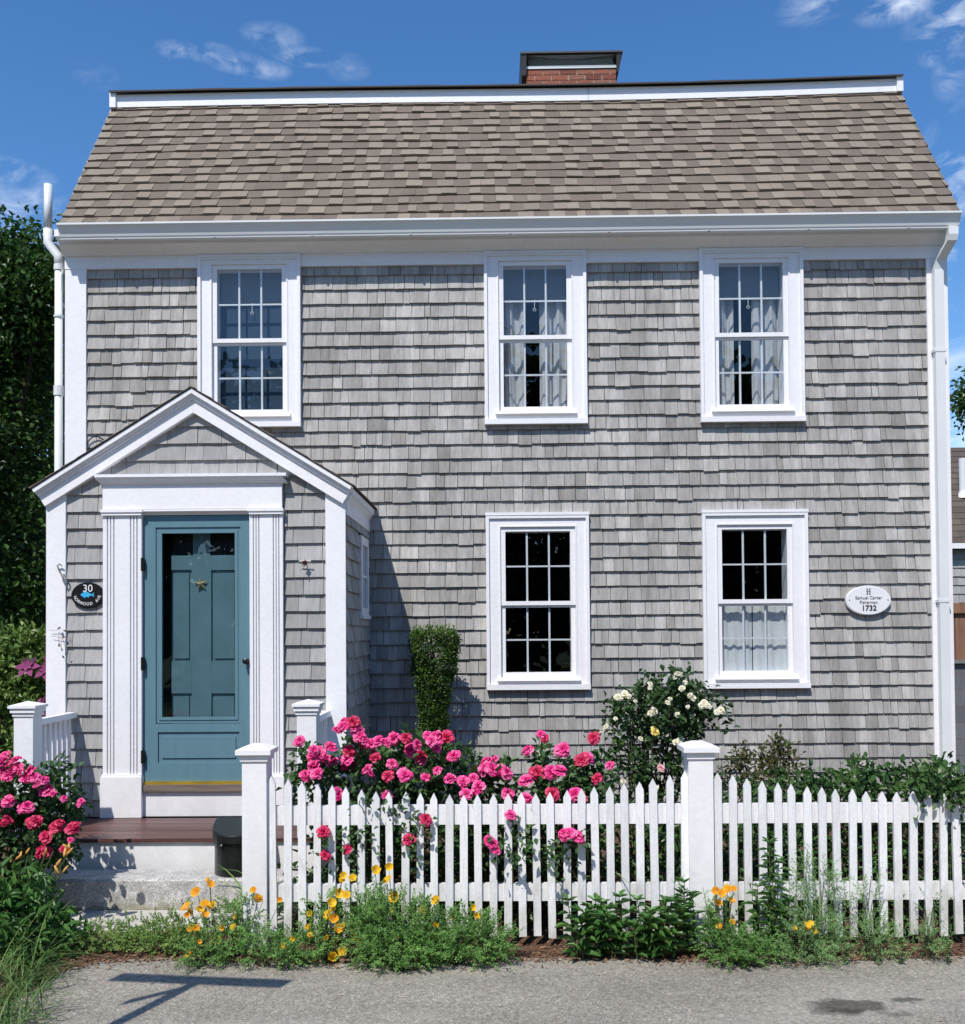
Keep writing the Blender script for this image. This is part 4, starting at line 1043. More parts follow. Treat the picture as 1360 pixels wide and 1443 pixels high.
def C3(px,py,Y,rx,ry,rz,n): q=P(px,py,Y); return ((q.x,q.y,q.z),(rx,ry,rz),n)
b1=bush('rose_bush','big pink rose bush between the porch and the first pickets','rose bush',(-.72,-2.62,.05),
  [C3(450,1110,-2.65,.16,.22,.20,50),C3(520,1105,-2.6,.30,.25,.22,110),C3(600,1090,-2.55,.26,.26,.24,120),C3(545,1150,-2.75,.36,.16,.16,70),C3(500,1220,-2.6,.36,.25,.30,60),C3(610,1200,-2.6,.30,.25,.3,50),C3(440,1080,-2.65,.08,.1,.12,16),C3(496,1050,-2.6,.05,.06,.10,10)],M['rose_leaf'],group='pink rose bushes behind the picket fence',L=.050,W=.034,stemn=40)
cen+=[(a+random.uniform(-16,16),b+random.uniform(-12,12),random.uniform(.8,1.0)) for (a,b,*k) in random.sample(cen,22)]
roses(b1,cen,('pink','pink','pink','pink','crimson'),-2.8,1.0,depth=dep)
b2=bush('rose_bush','small pink rose bush between boxwood column and the middle pickets','rose bush',(.15,-2.66,.05),
  [C3(690,1110,-2.7,.16,.18,.17,60),C3(665,1150,-2.75,.2,.16,.2,50),C3(700,1200,-2.62,.22,.2,.25,40)],M['rose_leaf'],group='pink rose bushes behind the picket fence',L=.050,W=.034,stemn=20)
roses(b2,ctr2,'pink',-2.8,1.0,depth=dep)
b3=bush('rose_bush','pink rose bush below the left lower window next to the cream roses','rose bush',(.5,-2.62,.05),
  [C3(790,1100,-2.62,.22,.2,.14,66),C3(770,1130,-2.7,.26,.16,.16,50),C3(840,1130,-2.7,.15,.15,.16,40),C3(762,1060,-2.62,.03,.04,.09,8),C3(780,1210,-2.6,.32,.2,.3,60),C3(838,1080,-2.62,.06,.06,.12,14)],M['rose_leaf'],group='pink rose bushes behind the picket fence',L=.050,W=.034,stemn=26)
roses(b3,rgt,('pink','pink','pink','crimson'),-2.8,1.05,depth=dep)
# sprays growing through the pickets
spr=z3([(155,605,.95),(160,695),(243,673,.9),(480,635,1.05),(545,558,.9)])
t=thing('rose_spray',P(460,1200,-3.14),'pink roses poking through the pickets near the porch','rose',group='rose sprays through the pickets')
roses(t,spr,('pink','crimson'),-3.13,.95,.01)
def spray_leaves(t,lst,n=5):
    add_twigs(t,lst,-3.135,.038,.026,M['rose_leaf'],n=n,name='foliage')
    mb=MB()
    for (px,py,*k) in lst:
        a=P(px,py,-3.135); mb.tube([a+Vector((random.uniform(-.05,.05),.28,-.10)),a+Vector((random.uniform(-.02,.02),.07,-.055)),a+Vector((0,.01,-.01))],.003,5)
    obj('stem',mb,M['stem'],t)
spray_leaves(t,spr+z3([(300,590),(285,615),(310,620),(260,600),(330,610),(320,470),(290,480),(480,560),(500,530),(420,520),(450,580),(520,590),(455,505),(440,490),(470,600),(400,510),(510,700),(220,625)]),6)
spr2=z3([(870,540),(800,650,1.1),(815,672,.95),(785,640,.9)])
t=thing('rose_spray',P(720,1170,-3.14),'pink roses with leafy stem hanging over the middle pickets','rose',group='rose sprays through the pickets')
roses(t,spr2,'pink',-3.14,.95,.01)
spray_leaves(t,spr2+z3([(880,590),(890,620),(900,640),(870,700),(860,680),(910,660),(930,600),(885,715),(850,600),(905,600),(920,690)]),6)
spr3=z3([(1075,610,.95),(1095,612,1.0),(1125,622),(1140,635,.9),(1068,628,.8)])
t=thing('rose_spray',P(800,1180,-3.14),'cluster of pink roses hanging over the pickets below the cream roses','rose',group='rose sprays through the pickets')
roses(t,spr3,'pink',-3.14,.9,.01)
spray_leaves(t,spr3+z3([(1020,660),(1040,670),(1070,660),(1085,690),(1030,640),(1060,685),(1010,655),(1090,665)]),6)
# cream rose bush
z4=lambda L_:[(860+a/2.658,900+b/2.658,*k) for (a,b,*k) in L_]
b4=bush('rose_bush','tall bush of cream and pale yellow roses under the window at the second post','rose bush',(.95,-2.2,.05),
  [C3(930,1010,-2.1,.33,.26,.22,150),C3(955,985,-2.1,.22,.2,.15,56),C3(900,1000,-2.1,.18,.2,.16,45),C3(960,965,-2.1,.07,.08,.12,20),C3(916,975,-2.1,.05,.06,.10,13),C3(995,1010,-2.1,.14,.12,.14,30),C3(920,1060,-2.15,.34,.25,.25,120),C3(930,1130,-2.3,.45,.25,.3,110)],M['rose_leaf_dark'],L=.044,W=.029,stemn=40)
roses(b4,z4([(30,220,1.1),(55,208),(70,215,.8),(150,170,.7),(148,185,.6),(165,272,1.1),(150,280,.8),(255,132,.9),(245,145,.7),(280,165,.8),(270,185),(310,222,1.1),(298,212,.8),(350,245,1.1),(365,252,.9),(415,268,.9),(400,275,.8),(215,240,.8),(250,285,.7),(245,388,1.0),(262,380,.8),(115,375,.6),(290,255,.7),(20,300,.6),(-15,330,.7),(170,560,.7),(228,580,.8),(50,535,.8),(-30,345,.8),(0,350,.6),(95,235,.5),(225,225,.6)]),'cream',-2.42,.82,.05)
roses(b4,z4([(168,348,1.0)]),'yellow',-2.45,1.0,.01); roses(b4,z4([(190,485,1.0)]),'blush',-2.6,1.0,.01)
# bronze-leaved shrub and vines right of the second post
b5=bush('shrub','bushy bronze-green shrub against the wall right of the second post','shrub',(1.9,-1.7,.08),
  [C3(1050,1090,-1.7,.20,.2,.20,60),C3(1100,1085,-1.7,.16,.16,.22,60),C3(1103,1062,-1.7,.06,.06,.09,14),C3(1045,1065,-1.7,.06,.06,.08,12),C3(1080,1130,-1.8,.35,.25,.25,80)],M['bronze_leaf'],L=.042,W=.020,stemn=24,outw=1.1)
b6=bush('vine','leafy green vine sprawling over the right hand pickets','vine',(2.3,-2.75,.05),
  [C3(1190,1108,-2.75,.20,.16,.07,32),C3(1150,1108,-2.8,.14,.12,.07,34),C3(1250,1104,-2.75,.26,.2,.08,42),C3(1320,1098,-2.75,.22,.2,.11,48),C3(1290,1122,-2.95,.22,.1,.10,34),C3(1345,1135,-3.0,.12,.1,.16,44),C3(1215,1084,-2.7,.15,.1,.05,10),C3(1330,1105,-3.08,.14,.07,.1,30),C3(1180,1180,-2.6,.35,.25,.22,60),C3(1300,1180,-2.6,.35,.25,.25,70)],M['vine_leaf'],L=.052,W=.027,stemn=40,outw=.9)
b6b=bush('vine','low creeping leaves tucked behind the fence just right of the second post','vine',(1.5,-2.7,.05),
  [C3(1110,1115,-2.6,.25,.16,.10,40),C3(1040,1125,-2.6,.18,.16,.08,22),C3(1060,1200,-2.6,.45,.25,.25,90)],M['vine_leaf'],L=.05,W=.026,stemn=20,rv=(0,.7))
# dark undergrowth behind the pickets
def undergrowth(name,label,x0,x1,n,mat,zt=.62,Ya=-2.85,Yb=-1.6,L=.06,W=.025,cat='plants'):
    mb=MB(); p=np.stack([RN.uniform(x0,x1,n),RN.uniform(Ya,Yb,n),RN.uniform(.08,1,n)**1.1*zt],1)
    twig_clusters(mb,p,rdir(n,.6)*.6,6,.05,L,W,up=.3)
    mb2=mb; return tag(obj(name,mb2,mat,origin=((x0+x1)/2,(Ya+Yb)/2,0)),label,cat,kind='stuff')
undergrowth('undergrowth','shaded leafy undergrowth filling the bed between fence and wall',-1.05,3.7,1500,M['vine_leaf'])
# daylily-like strap leaves behind the roses
def blades(mb,base,n,length,width,arch,spread,lean=(0,0),seg=6,rv=(0,1),upr=.5):
    for i in range(n):
        a=random.random()*6.28; L=length*random.uniform(.6,1.15); w=width*random.uniform(.7,1.2)
        b=Vector(base)+Vector((random.gauss(0,spread),random.gauss(0,spread),0))
        hd=Vector((math.cos(a)+lean[0],math.sin(a)+lean[1],0)); hd=hd.normalized()*min(1.2,hd.length)
        el=random.uniform(upr,1.35); p=b.copy(); d=(hd*math.cos(el)+Vector((0,0,math.sin(el)))).normalized()
        side=d.cross(Vector((0,0,1))).normalized(); 
        if side.length<.1: side=Vector((1,0,0))
        rnd=rv[0]+(rv[1]-rv[0])*random.random(); n0=len(mb.v); ar=arch*random.uniform(.5,1.5)
        for k in range(seg+1):
            t=k/seg; ww=w*(1-t**2.2)*(.6+.4*min(1,t*4)); 
            if k==seg: ww=.0005
            nrm=side.cross(d); 
            mb.v.append(tuple(p-side*ww/2)); mb.v.append(tuple(p-nrm*ww*.18)); mb.v.append(tuple(p+side*ww/2))
            d=(d+Vector((0,0,-ar/seg))+hd*.02).normalized(); p=p+d*(L/seg)
        for k in range(seg):
            q=n0+k*3; mb.f.append((q,q+1,q+4,q+3)); mb.f.append((q+1,q+2,q+5,q+4)); mb.r+=[rnd,rnd]
def strap_plant(name,label,cat,base,n,length,width,arch,spread,mat,lean=(0,0),group=None,upr=.5,rv=(0,1)):
    t=thing(name,base,label,cat,group); mb=MB(); blades(mb,base,n,length,width,arch,spread,lean,upr=upr,rv=rv); obj('leaf',mb,mat,t); return t
q=P(740,1100,-2.45); strap_plant('daylily','tall bright strap leaves rising behind the pink roses below the wall','daylily',(q.x,-2.45,.08),85,1.0,.026,1.3,.09,M['dandelion_leaf'],upr=.95,rv=(.4,1))
q=P(670,1090,-2.3); strap_plant('daylily','small clump of strap leaves right of the boxwood column foot','daylily',(q.x,-2.3,.08),30,.95,.022,1.3,.05,M['dandelion_leaf'],upr=1.0,rv=(.3,1))
q=P(362,1260,-2.75); strap_plant('daylily','arching strap leaves bending over the granite step beside the black box','daylily',(q.x+.02,-2.72,.03),38,.55,.020,2.3,.04,M['dandelion_leaf'],lean=(-.45,-.1),upr=.75,rv=(.4,1))
q=P(440,1260,-2.7); strap_plant('daylily','strap leaves behind the first pickets next to the porch','daylily',(q.x,-2.55,.03),50,.6,.022,1.8,.08,M['dandelion_leaf'],upr=.8,rv=(.2,.8))
#=================================================================== BOXWOOD column
q=P(611,1000,-.42)
bt=thing('boxwood',(q.x,-.42,.08),'narrow clipped boxwood column standing against the shingles right of the portico','shrub')
mb=MB(); n=3800
zz=RN.rand(n); zb0,zt0=.5,P(611,892,-.42).z
hgt=zb0+(zt0-zb0)*zz**.9
rad=np.interp(hgt,[.5,1.0,1.3,1.6,1.74,1.81],[.05,.095,.135,.185,.178,.125]); a=RN.rand(n)*2*math.pi
cc_,ss_=np.cos(a),np.sin(a); sq=1/np.maximum(np.abs(cc_),np.abs(ss_))**.22
rr=rad*sq*(.62+.38*RN.rand(n)**.35)*(1+.13*np.sin(a*4+hgt*9)+.10*np.sin(hgt*27+a*2))
pp=np.stack([q.x-.0+.03*(zz)-.015+cc_*rr,-.40+ss_*rr*.62,hgt],1); oo=np.stack([cc_*.7,ss_*.7,.25+.6*(zz>.9)],1)
twig_clusters(mb,pp,oo,7,.014,.020,.012,up=.45,outw=1)
n=90; pp=np.stack([q.x+RN.uniform(-.17,.17,n),-.40+RN.uniform(-.09,.09,n),zt0+RN.uniform(-.02,.05,n)],1); twig_clusters(mb,pp,np.tile([0,0,.8],(n,1)),7,.012,.020,.011,up=.9,rv=(.5,1))
obj('foliage',mb,M['box_leaf'],bt)
mb=MB(); mb.tube([(q.x,-.42,.06),(q.x+.01,-.42,.9),(q.x,-.42,1.6)],[.03,.022,.01],8)
for k in range(14):
    a=random.random()*6.28; z=.3+k*.1; mb.tube([(q.x,-.42,z),(q.x+math.cos(a)*.1,-.42+math.sin(a)*.1,z+.22)],[.009,.003],5)
obj('trunk',mb,M['bark'],bt)
#=================================================================== LEFT: pink rose bush, daylily, grass, clematis, tree
z2=lambda L_:[(a/2.66,900+b/2.66,*k) for (a,b,*k) in L_]
b7=bush('rose_bush','full pink rose bush at the left edge in front of the porch railing','rose bush',(-3.1,-2.55,.05),
  [C3(30,1120,-2.6,.30,.28,.22,150),C3(72,1138,-2.6,.16,.2,.17,64),C3(100,1135,-2.5,.06,.08,.09,12),C3(20,1180,-2.6,.32,.3,.3,140),C3(66,1185,-2.65,.16,.2,.18,46),C3(-60,1120,-2.6,.3,.3,.3,90),C3(-40,1200,-2.6,.4,.3,.3,90)],M['rose_leaf'],L=.046,W=.031,stemn=30)
roses(b7,z2([(5,455,1.1),(30,470),(70,480),(28,515,1.1),(95,525),(130,520),(165,530),(175,568,1.1),(160,575),(30,608,1.1),(85,635,1.1),(105,630),(10,500),(60,455),(0,480),(110,500),(45,490),(-10,520),(75,500,.9),(140,545,.8),(20,440),(300,620,.7),(305,610,.7),(240,600,.7),(200,580,.7),(-25,470),(-30,560),(265,755,.8)]),'pink',-2.86,.86,.03)
roses(b7,z2([(30,680,1.0),(12,690,.9),(135,680),(210,705,1.1),(270,710),(285,700,.7),(170,745,1.0),(160,795),(240,790,.9),(150,805),(175,800),(120,690,.9),(225,690,.8),(-20,650)]),'crimson',-2.88,.86,.03)
# daylily clump with yellow buds
q=G(40,1345); t=strap_plant('daylily','dense dark green leafy clump at the left edge below the roses','daylily',(-2.72,-3.28,.02),10,.5,.02,1.6,.15,M['lily_leaf'])
mb=MB(); n=520
for (cx_,cy_,cz_,rx,ry,rz,k) in ((-2.84,-3.20,.20,.35,.20,.22,290),(-2.50,-3.22,.12,.16,.14,.13,80),(-3.2,-3.2,.25,.35,.3,.30,160),(-2.62,-3.38,.12,.18,.14,.12,70),(-2.95,-3.55,.15,.3,.25,.2,120)):
    p,o=ell_points(k,(cx_,cy_,cz_),(rx,ry,rz),.5); kk=p[:,2]>.02; twig_clusters(mb,p[kk],o[kk],6,.04,.075,.026,up=.25,outw=.9,droop=.35,rv=(0,.85))
obj('foliage',mb,M['broad_leaf'],t)
sm=MB()
for (px,py,k) in ((62,1208,.6),(75,1200,1),(95,1205,1),(80,1222,1),(30,1210,0),(20,1213,0),(88,1228,1),(40,1202,1)):
    a=P(px,py,-3.05); sm.tube([(-2.75+random.uniform(-.15,.15),-3.2,.05),Vector((-2.75,-3.15,0)).lerp(Vector((a.x,a.y,0)),.6)+Vector((0,0,a.z*.6)),a],.004,5)
obj('flower_stalk',sm,M['stem'],t)
bud=MB(); bud.tube([(0,0,0),(0,0,.02),(0,0,.045),(0,0,.065)],[.003,.009,.008,.002],6,random.random()); BUD=mesh_of('bud',bud,M['lily_bud'],True)
for (px,py) in ((62,1208),(64,1204),(93,1205),(98,1201),(78,1222),(88,1230),(84,1233),(36,1204),(22,1212),(28,1209),(14,1214),(100,1197),(90,1208)):
    place('bud',BUD,None,t,P(px,py,-3.06),(random.uniform(-.5,.5),random.uniform(.2,1.1),random.random()*6),random.uniform(.7,1.0))
# grass
mb=MB()
for i in range(110):
    px=random.uniform(-120,40); py=random.uniform(1350,1470)
    g=G(px,py)
    if g.x>-2.05-max(0,(g.y+4.0))*0.2: continue
    blades(mb,(g.x,g.y,0.0),9,.32,.006,1.5,.05,lean=(.15,.0),upr=.7)
for i in range(40):
    g=G(random.uniform(-60,70),random.uniform(1345,1400)); 
    if g.x<-2.2: blades(mb,(g.x,g.y,0.0),9,.22,.006,1.3,.04,upr=.8,rv=(.3,1))
for i in range(22):
    blades(mb,(random.uniform(-2.95,-2.42),random.uniform(-3.75,-3.3),.02),5,.50,.006,1.4,.04,lean=(.4,-.2),upr=.7,rv=(.4,1))
tag(obj('grass',mb,M['grass'],origin=(-2.4,-4,0)),'long loose grass blades at the lower left corner','grass',kind='stuff')
# clematis behind the porch on the left
bc=bush('clematis','yellow-green clematis climbing beside the porch with purple flowers','clematis',(-4.0,-.9,.05),
  [C3(35,925,-.9,.25,.25,.25,120),C3(10,960,-.9,.25,.25,.35,120),C3(55,960,-1.0,.14,.2,.25,90),C3(20,1020,-1.0,.35,.25,.35,140),C3(-60,980,-.9,.4,.3,.5,120),C3(48,905,-.9,.10,.1,.10,20),C3(25,1080,-1.0,.4,.3,.35,100)],M['clem_leaf'],L=.06,W=.034,stemn=30,rv=(0,1))
def clem_mesh(seed):
    random.seed(seed); mb=MB()
    for i in range(6):
        a=i*math.pi/3; d=np.array([[math.cos(a),math.sin(a),.1]]); leaves(mb,np.array([[0,0,0.0]])+d*.006,d,np.array([[0,0,1.0]]),[.075],[.042],np.array([random.random()]),.12,.1,.5)
    for i in range(6):
        a=i*math.pi/3+.5; d=np.array([[math.cos(a),math.sin(a),.5]]); leaves(mb,np.array([[0,0,0.004]]),d,np.array([[0,0,1.0]]),[.045],[.024],np.array([.9]),.12,.1,.5)
    return mesh_of('clematis_bloom',mb,M['purple'])
CM=[clem_mesh(i) for i in range(3)]; random.seed(5)
for (px,py,s) in ((39,940,1.25),(66,945,1.25),(54,998,1.1),(60,992,.9),(70,930,.7),(56,880,.0)):
    if s: place('bloom',random.choice(CM),None,bc,P(px,py,-1.22),face_rot(.9,.3),s)
# clematis tendrils on the corner board
tm=thing('clematis_tendril',P(85,910,PY_-.05),'thin clematis tendrils with tiny leaves lying across the white corner board','vine')
mb=MB(); yy=PY_-.05
for L_ in ([(70,888),(80,888),(86,886)],[(72,896),(82,898),(92,899),(96,894)],[(83,890),(83,905),(86,912)],[(88,899),(92,912),(92,924)]):
    mb.tube([P(x,y,yy) for x,y in L_],.0016,4)
obj('stem',mb,M['brown_stem'],tm)
mb=MB(); pl=np.array([list(P(x,y,yy)) for x,y in ((86,884),(90,893),(92,896),(84,912),(93,924),(91,928),(94,890))]); dd=unit(np.stack([RN.normal(size=7)*.5,np.full(7,-.3),RN.normal(size=7)],1))
leaves(mb,pl,dd,np.tile([0,-1.0,.2],(7,1)),[.03]*7,[.014]*7,RN.rand(7)); obj('foliage',mb,M['bronze_leaf'],tm)
#=================================================================== POPPIES and other plants at the fence foot
def fronds(mb,bases,dirs,L,W,nleaf=9,rv=(0,1)):
    n=len(bases); D=unit(dirs); L=np.asarray(L)
    tone=RN.rand(n)
    for k in range(nleaf):
        t=(k+1.0)/nleaf
        pos=bases+D*(L*t)[:,None]; pos[:,2]-=.12*L*t*t
        for s in (-1,1):
            side=unit(np.cross(D,unit(RN.normal(size=(n,3))*.5+np.array([0,0,1.0]))))*s
            d=unit(D*.75+side*(1.0-.35*t)+RN.normal(size=(n,3))*.25)
            ll=L*.30*(1-t*.55); leaves(mb,pos,d,rdir(n,1.2),ll,np.full(n,W),rv[0]+(rv[1]-rv[0])*(tone*.7+RN.rand(n)*.3),.2,.1,.5)
            m=pos+d*(ll*.5)[:,None]; leaves(mb,m,unit(d+RN.normal(size=(n,3))*.7),rdir(n,1.2),ll*.55,np.full(n,W*.9),rv[0]+(rv[1]-rv[0])*tone,.2,.1,.5)
def poppy_plant(name,label,clumps,mat,flowers,L=.09,W=.0064,cat='poppy',group=None,flY=-3.3,nleaf=8,rv=(0,1),stemn=12):
    base=clumps[0][0]; t=thing(name,(base[0],base[1],0.01),label,cat,group)
    mb=MB(); sm=MB()
    for (c,r,n) in clumps:
        p,o=ell_points(n,c,r,.25); keep=p[:,2]>.012; p,o=p[keep],o[keep]
        fronds(mb,p,unit(o*.8+RN.normal(size=p.shape)*.5+np.array([0,0,.55])),RN.uniform(.6,1.2,len(p))*L,W,nleaf,rv)
        for i in range(min(stemn,len(p))):
            sm.tube([(c[0]+random.uniform(-.04,.04),c[1]+random.uniform(-.03,.03),.0),p[i]],.0022,4)
    obj('foliage',mb,mat,t)
    extra=[(a_+random.uniform(-26,26),b_+random.uniform(-18,22),kd,.8) for (a_,b_,kd,*k) in random.sample(flowers,len(flowers)*2//5)] if flowers else []
    for (px,py,kd,*k) in list(flowers)+extra:
        f=P(px,py,flY+random.uniform(-.04,.04)); s=k[0] if k else 1
        b=place('bloom',random.choice(PB[kd]),None,t,f,face_rot(.7,.35),s*random.uniform(.62,.82))
        place('stamen',STAM,None,b,WL[b.name]); bpy.data.objects[b.name]
        c=clumps[0][0]; foot=Vector((c[0]+(f.x-c[0])*.6,min(max(f.y+.08,c[1]-.05),c[1]+.05),.02))
        sm.tube([foot,foot.lerp(f,.6)+Vector((random.uniform(-.01,.01),0,.02)),f-Vector((0,-.004,.004))],.0018,4)
    obj('stem',sm,M['stem'],t); return t
F2=lambda L_:[(a/2.66,900+b/2.66,k,*s) for (a,b,k,*s) in L_]
F3=lambda L_:[(400+a/2.72,950+b/2.72,k,*s) for (a,b,k,*s) in L_]
F4=lambda L_:[(860+a/2.658,900+b/2.658,k,*s) for (a,b,k,*s) in L_]
def K(px,py,Y,rx,ry,rz,n): q=P(px,py,Y); return ((q.x,q.y,q.z),(rx,ry,rz),n)
poppy_plant('poppy_plant','orange poppies with feathery leaves left of the first post',[K(310,1325,-3.28,.17,.12,.13,150),K(335,1290,-3.2,.10,.10,.12,60),K(285,1345,-3.38,.12,.07,.06,46),K(370,1335,-3.35,.12,.09,.09,70)],M['poppy_leaf'],
  F2([(787,925,'o'),(740,955,'o',1.1),(705,1013,'o',1.1),(770,1000,'o'),(798,1005,'y',.9),(748,1025,'y'),(767,1042,'o',1.05),(887,1045,'o',.6),(715,1090,'o',.9),(735,1095,'o'),(880,1087,'y'),(742,1143,'o',.8),(813,1135,'y'),(718,1186,'o',1.1),(965,978,'o'),(985,982,'o',.9)]),group='poppy clumps along the fence')
poppy_plant('poppy_plant','yellow poppies between the first post and the big clump',[K(430,1335,-3.32,.14,.10,.08,110),K(455,1300,-3.2,.12,.10,.14,60),K(400,1345,-3.4,.08,.06,.05,36)],M['poppy_leaf'],
  F3([(220,795,'y',.9),(263,787,'y',.9),(207,843,'y'),(178,880,'y',1.1),(103,920,'y',.9),(175,925,'y'),(190,940,'o'),(235,970,'y'),(205,982,'o',1.15),(97,978,'y'),(108,1008,'o',.9),(278,1012,'y',1.1),(147,1052,'y',.8),(225,1062,'y',1.1),(187,1090,'y',1.15),(5,1050,'y')])+F2([(1063,1158,'y',1.1)]),group='poppy clumps along the fence')
poppy_plant('poppy_plant','largest feathery poppy clump with yellow blooms in front of the middle pickets',[K(560,1310,-3.30,.34,.14,.16,420),K(520,1290,-3.25,.16,.12,.15,120),K(640,1325,-3.32,.24,.12,.13,230),K(690,1330,-3.33,.12,.10,.12,90),K(560,1345,-3.42,.30,.08,.07,160)],M['poppy_leaf'],
  F3([(350,755,'y',1.1),(402,740,'y'),(405,783,'y',.7),(430,857,'y',1.25),(533,908,'y',1.1),(587,870,'y',1.1),(580,968,'y',.8),(562,1003,'y'),(722,897,'y',.9),(741,935,'y',1.1)]),L=.10,group='poppy clumps along the fence',stemn=30)
poppy_plant('poppy_plant','orange blooms on feathery stems just right of the second post',[K(1025,1330,-3.33,.16,.11,.10,130),K(1015,1300,-3.22,.07,.08,.12,40),K(1060,1340,-3.38,.15,.08,.06,70)],M['poppy_leaf'],
  F4([(400,950,'o',1.1),(415,960,'o',.9),(440,942,'o'),(462,942,'o',.9),(452,990,'o'),(410,1083,'o',.8)]),group='poppy clumps along the fence',rv=(0,.8))
poppy_plant('poppy_plant','tall wispy feathery plant with one yellow bloom against the right pickets',[K(1140,1320,-3.28,.17,.10,.13,100),K(1155,1260,-3.2,.14,.06,.20,44),K(1140,1345,-3.36,.15,.07,.05,50)],M['dill_leaf'],
  F4([(735,1083,'y'),(750,1075,'y',.9),(757,1098,'y',.9),(743,1092,'o',.9)]),L=.12,W=.0046,group='poppy clumps along the fence')
def feather(name,label,clumps,mat,L,W,cat='weed',group=None,rv=(0,1)): return poppy_plant(name,label,clumps,mat,[],L,W,cat,group,rv=rv)
feather('fennel','pale feathery fennel plant in front of the right pickets','' and [] or [K(1232,1325,-3.30,.13,.09,.09,90),K(1225,1270,-3.2,.08,.05,.14,16)],M['dill_leaf'],.09,.004,'herb',group='feathery herbs at the fence foot',rv=(.3,1))
feather('fennel','small feathery fennel tuft near the right edge of the photo',[K(1305,1325,-3.28,.10,.07,.06,50),K(1310,1290,-3.2,.05,.04,.09,9)],M['dill_leaf'],.08,.004,'herb',group='feathery herbs at the fence foot')
feather('weeds','low row of ferny green weeds between the slab and pavement',[K(150,1322,-3.02,.20,.11,.06,130),K(210,1315,-3.02,.22,.12,.07,160),K(250,1305,-3.0,.16,.12,.09,110),K(140,1328,-3.16,.16,.08,.06,110),K(215,1328,-3.16,.2,.08,.06,130),K(258,1325,-3.14,.14,.08,.08,90)],M['weed_leaf'],.055,.0075,'weeds')
# tall dill wisps
mb=MB()
for (px,py0,py1) in ((1150,1190,1330),(1165,1210,1330),(1128,1200,1330),(1178,1240,1330),(1240,1230,1320),(960,1240,1320),(1000,1250,1320),(1118,1225,1320)):
    a=P(px,py1,-3.24); b=P(px+random.uniform(-10,10),py0,-3.2); mb.tube([a,a.lerp(b,.5)+Vector((.01,0,0)),b],.0018,4,.5)
    k=20; ts=RN.uniform(.25,1,k); bb=np.array([list(a.lerp(b,float(x))) for x in ts]); fronds(mb,bb,unit(RN.normal(size=(k,3))*.6+np.array([0,0,.8])),RN.uniform(.04,.08,k),.0026,5)
tag(obj('dill_wisp',mb,M['dill_leaf'],origin=P(1150,1325,-3.24)),'very fine tall dill wisps standing before the pickets right of the second post','herb')
def leafy_plant(name,label,stems_,mat,L,W,cat,whorl=2,step=.045,group=None,droop=.3,upl=.35):
    b0=stems_[0][0]; t=thing(name,(b0.x,b0.y,.01),label,cat,group); mb=MB(); sm=MB()
    for (a,b) in stems_:
        mid=a.lerp(b,.5)+Vector((random.uniform(-.01,.01),random.uniform(-.01,.01),.01)); sm.tube([a,mid,b],[.004,.0035,.002],5)
        h=(b-a).length; k=max(3,int(h/step)); ph=random.random()*3
        for i in range(k+1):
            tt=(i+.6)/(k+.6); p=(a.lerp(mid,tt*2) if tt<.5 else mid.lerp(b,tt*2-1)); m=whorl+(2 if i==k else 0)
            an=ph+i*1.57+np.arange(m)*2*math.pi/m+RN.normal(size=m)*.2
            upv=upl+.5*(i==k); d=np.stack([np.cos(an),np.sin(an),np.full(m,upv)],1)
            s=RN.uniform(.75,1.15,m)*(.75 if i==k else 1)*(1-.25*abs(tt-.5))
            leaves(mb,np.tile(np.array(list(p)),(m,1)),d,np.tile([0,0,1.0],(m,1))+RN.normal(size=(m,3))*.15,L*s,W*s,RN.rand(m)*.5+.5*RN.rand(),.22,droop,.42)
    obj('leaf',mb,mat,t); obj('stem',sm,M['stem'],t); return t
st=[]
for i in range(26):
    px=random.uniform(812,958); g=P(px,1338,-3.30); top=P(px+random.uniform(-14,14),random.uniform(1262,1310),-3.3+random.uniform(-.06,.08)); st.append((Vector((g.x,random.uniform(-3.30,-3.20),.01)),top))
leafy_plant('phlox','clump of broad dark green leaves in front of the pickets left of the second post',st,M['broad_leaf'],.10,.040,'plant',whorl=2,step=.04,droop=.35)
st=[]
for i in range(7):
    px=random.uniform(955,1005); g=P(px,1338,-3.30); top=P(px+random.uniform(-12,8),random.uniform(1240,1290),-3.26+random.uniform(-.05,.05)); st.append((Vector((g.x,-3.22,.01)),top))
leafy_plant('phlox','few taller leafy stems touching the foot of the second post',st,M['broad_leaf'],.09,.034,'plant',whorl=2,step=.045,droop=.25,upl=.6)
st=[(Vector((P(1085,1335,-3.22).x,-3.24,.01)),P(1084,1188,-3.2)),(Vector((P(1092,1335,-3.22).x,-3.22,.01)),P(1097,1215,-3.19)),(Vector((P(1072,1335,-3.22).x,-3.22,.01)),P(1068,1250,-3.2)),(Vector((P(1105,1335,-3.22).x,-3.22,.01)),P(1112,1270,-3.2))]
leafy_plant('lily','tall leafy lily stem in front of the pickets right of the second post',st,M['lily_leaf'],.085,.022,'plant',whorl=3,step=.036,droop=.35)
for (px,py) in ((1230,1185),(1245,1200),(1280,1190),(1160,1170),(1050,1230),(1340,1200),(1355,1190)):
    leafy_plant('lily','leafy lily stem standing behind the right hand pickets',[(Vector((P(px,1335,-3.0).x,-2.98,.02)),P(px,py,-3.02))],M['lily_leaf'],.09,.024,'plant',whorl=3,step=.045,droop=.4,group='lily stems behind the fence')
for px in (1040,1052,1075,1100,1120,1190,1270,1335,455,560,640):
    leafy_plant('seedling','tiny low seedling sprouting on the mulch edge',[(Vector((P(px,1345,-3.36).x,-3.36,.008)),P(px+random.uniform(-8,8),1328,-3.36))],M['broad_leaf'],.03,.016,'plant',whorl=3,step=.02,droop=.2,group='seedlings along the mulch edge')
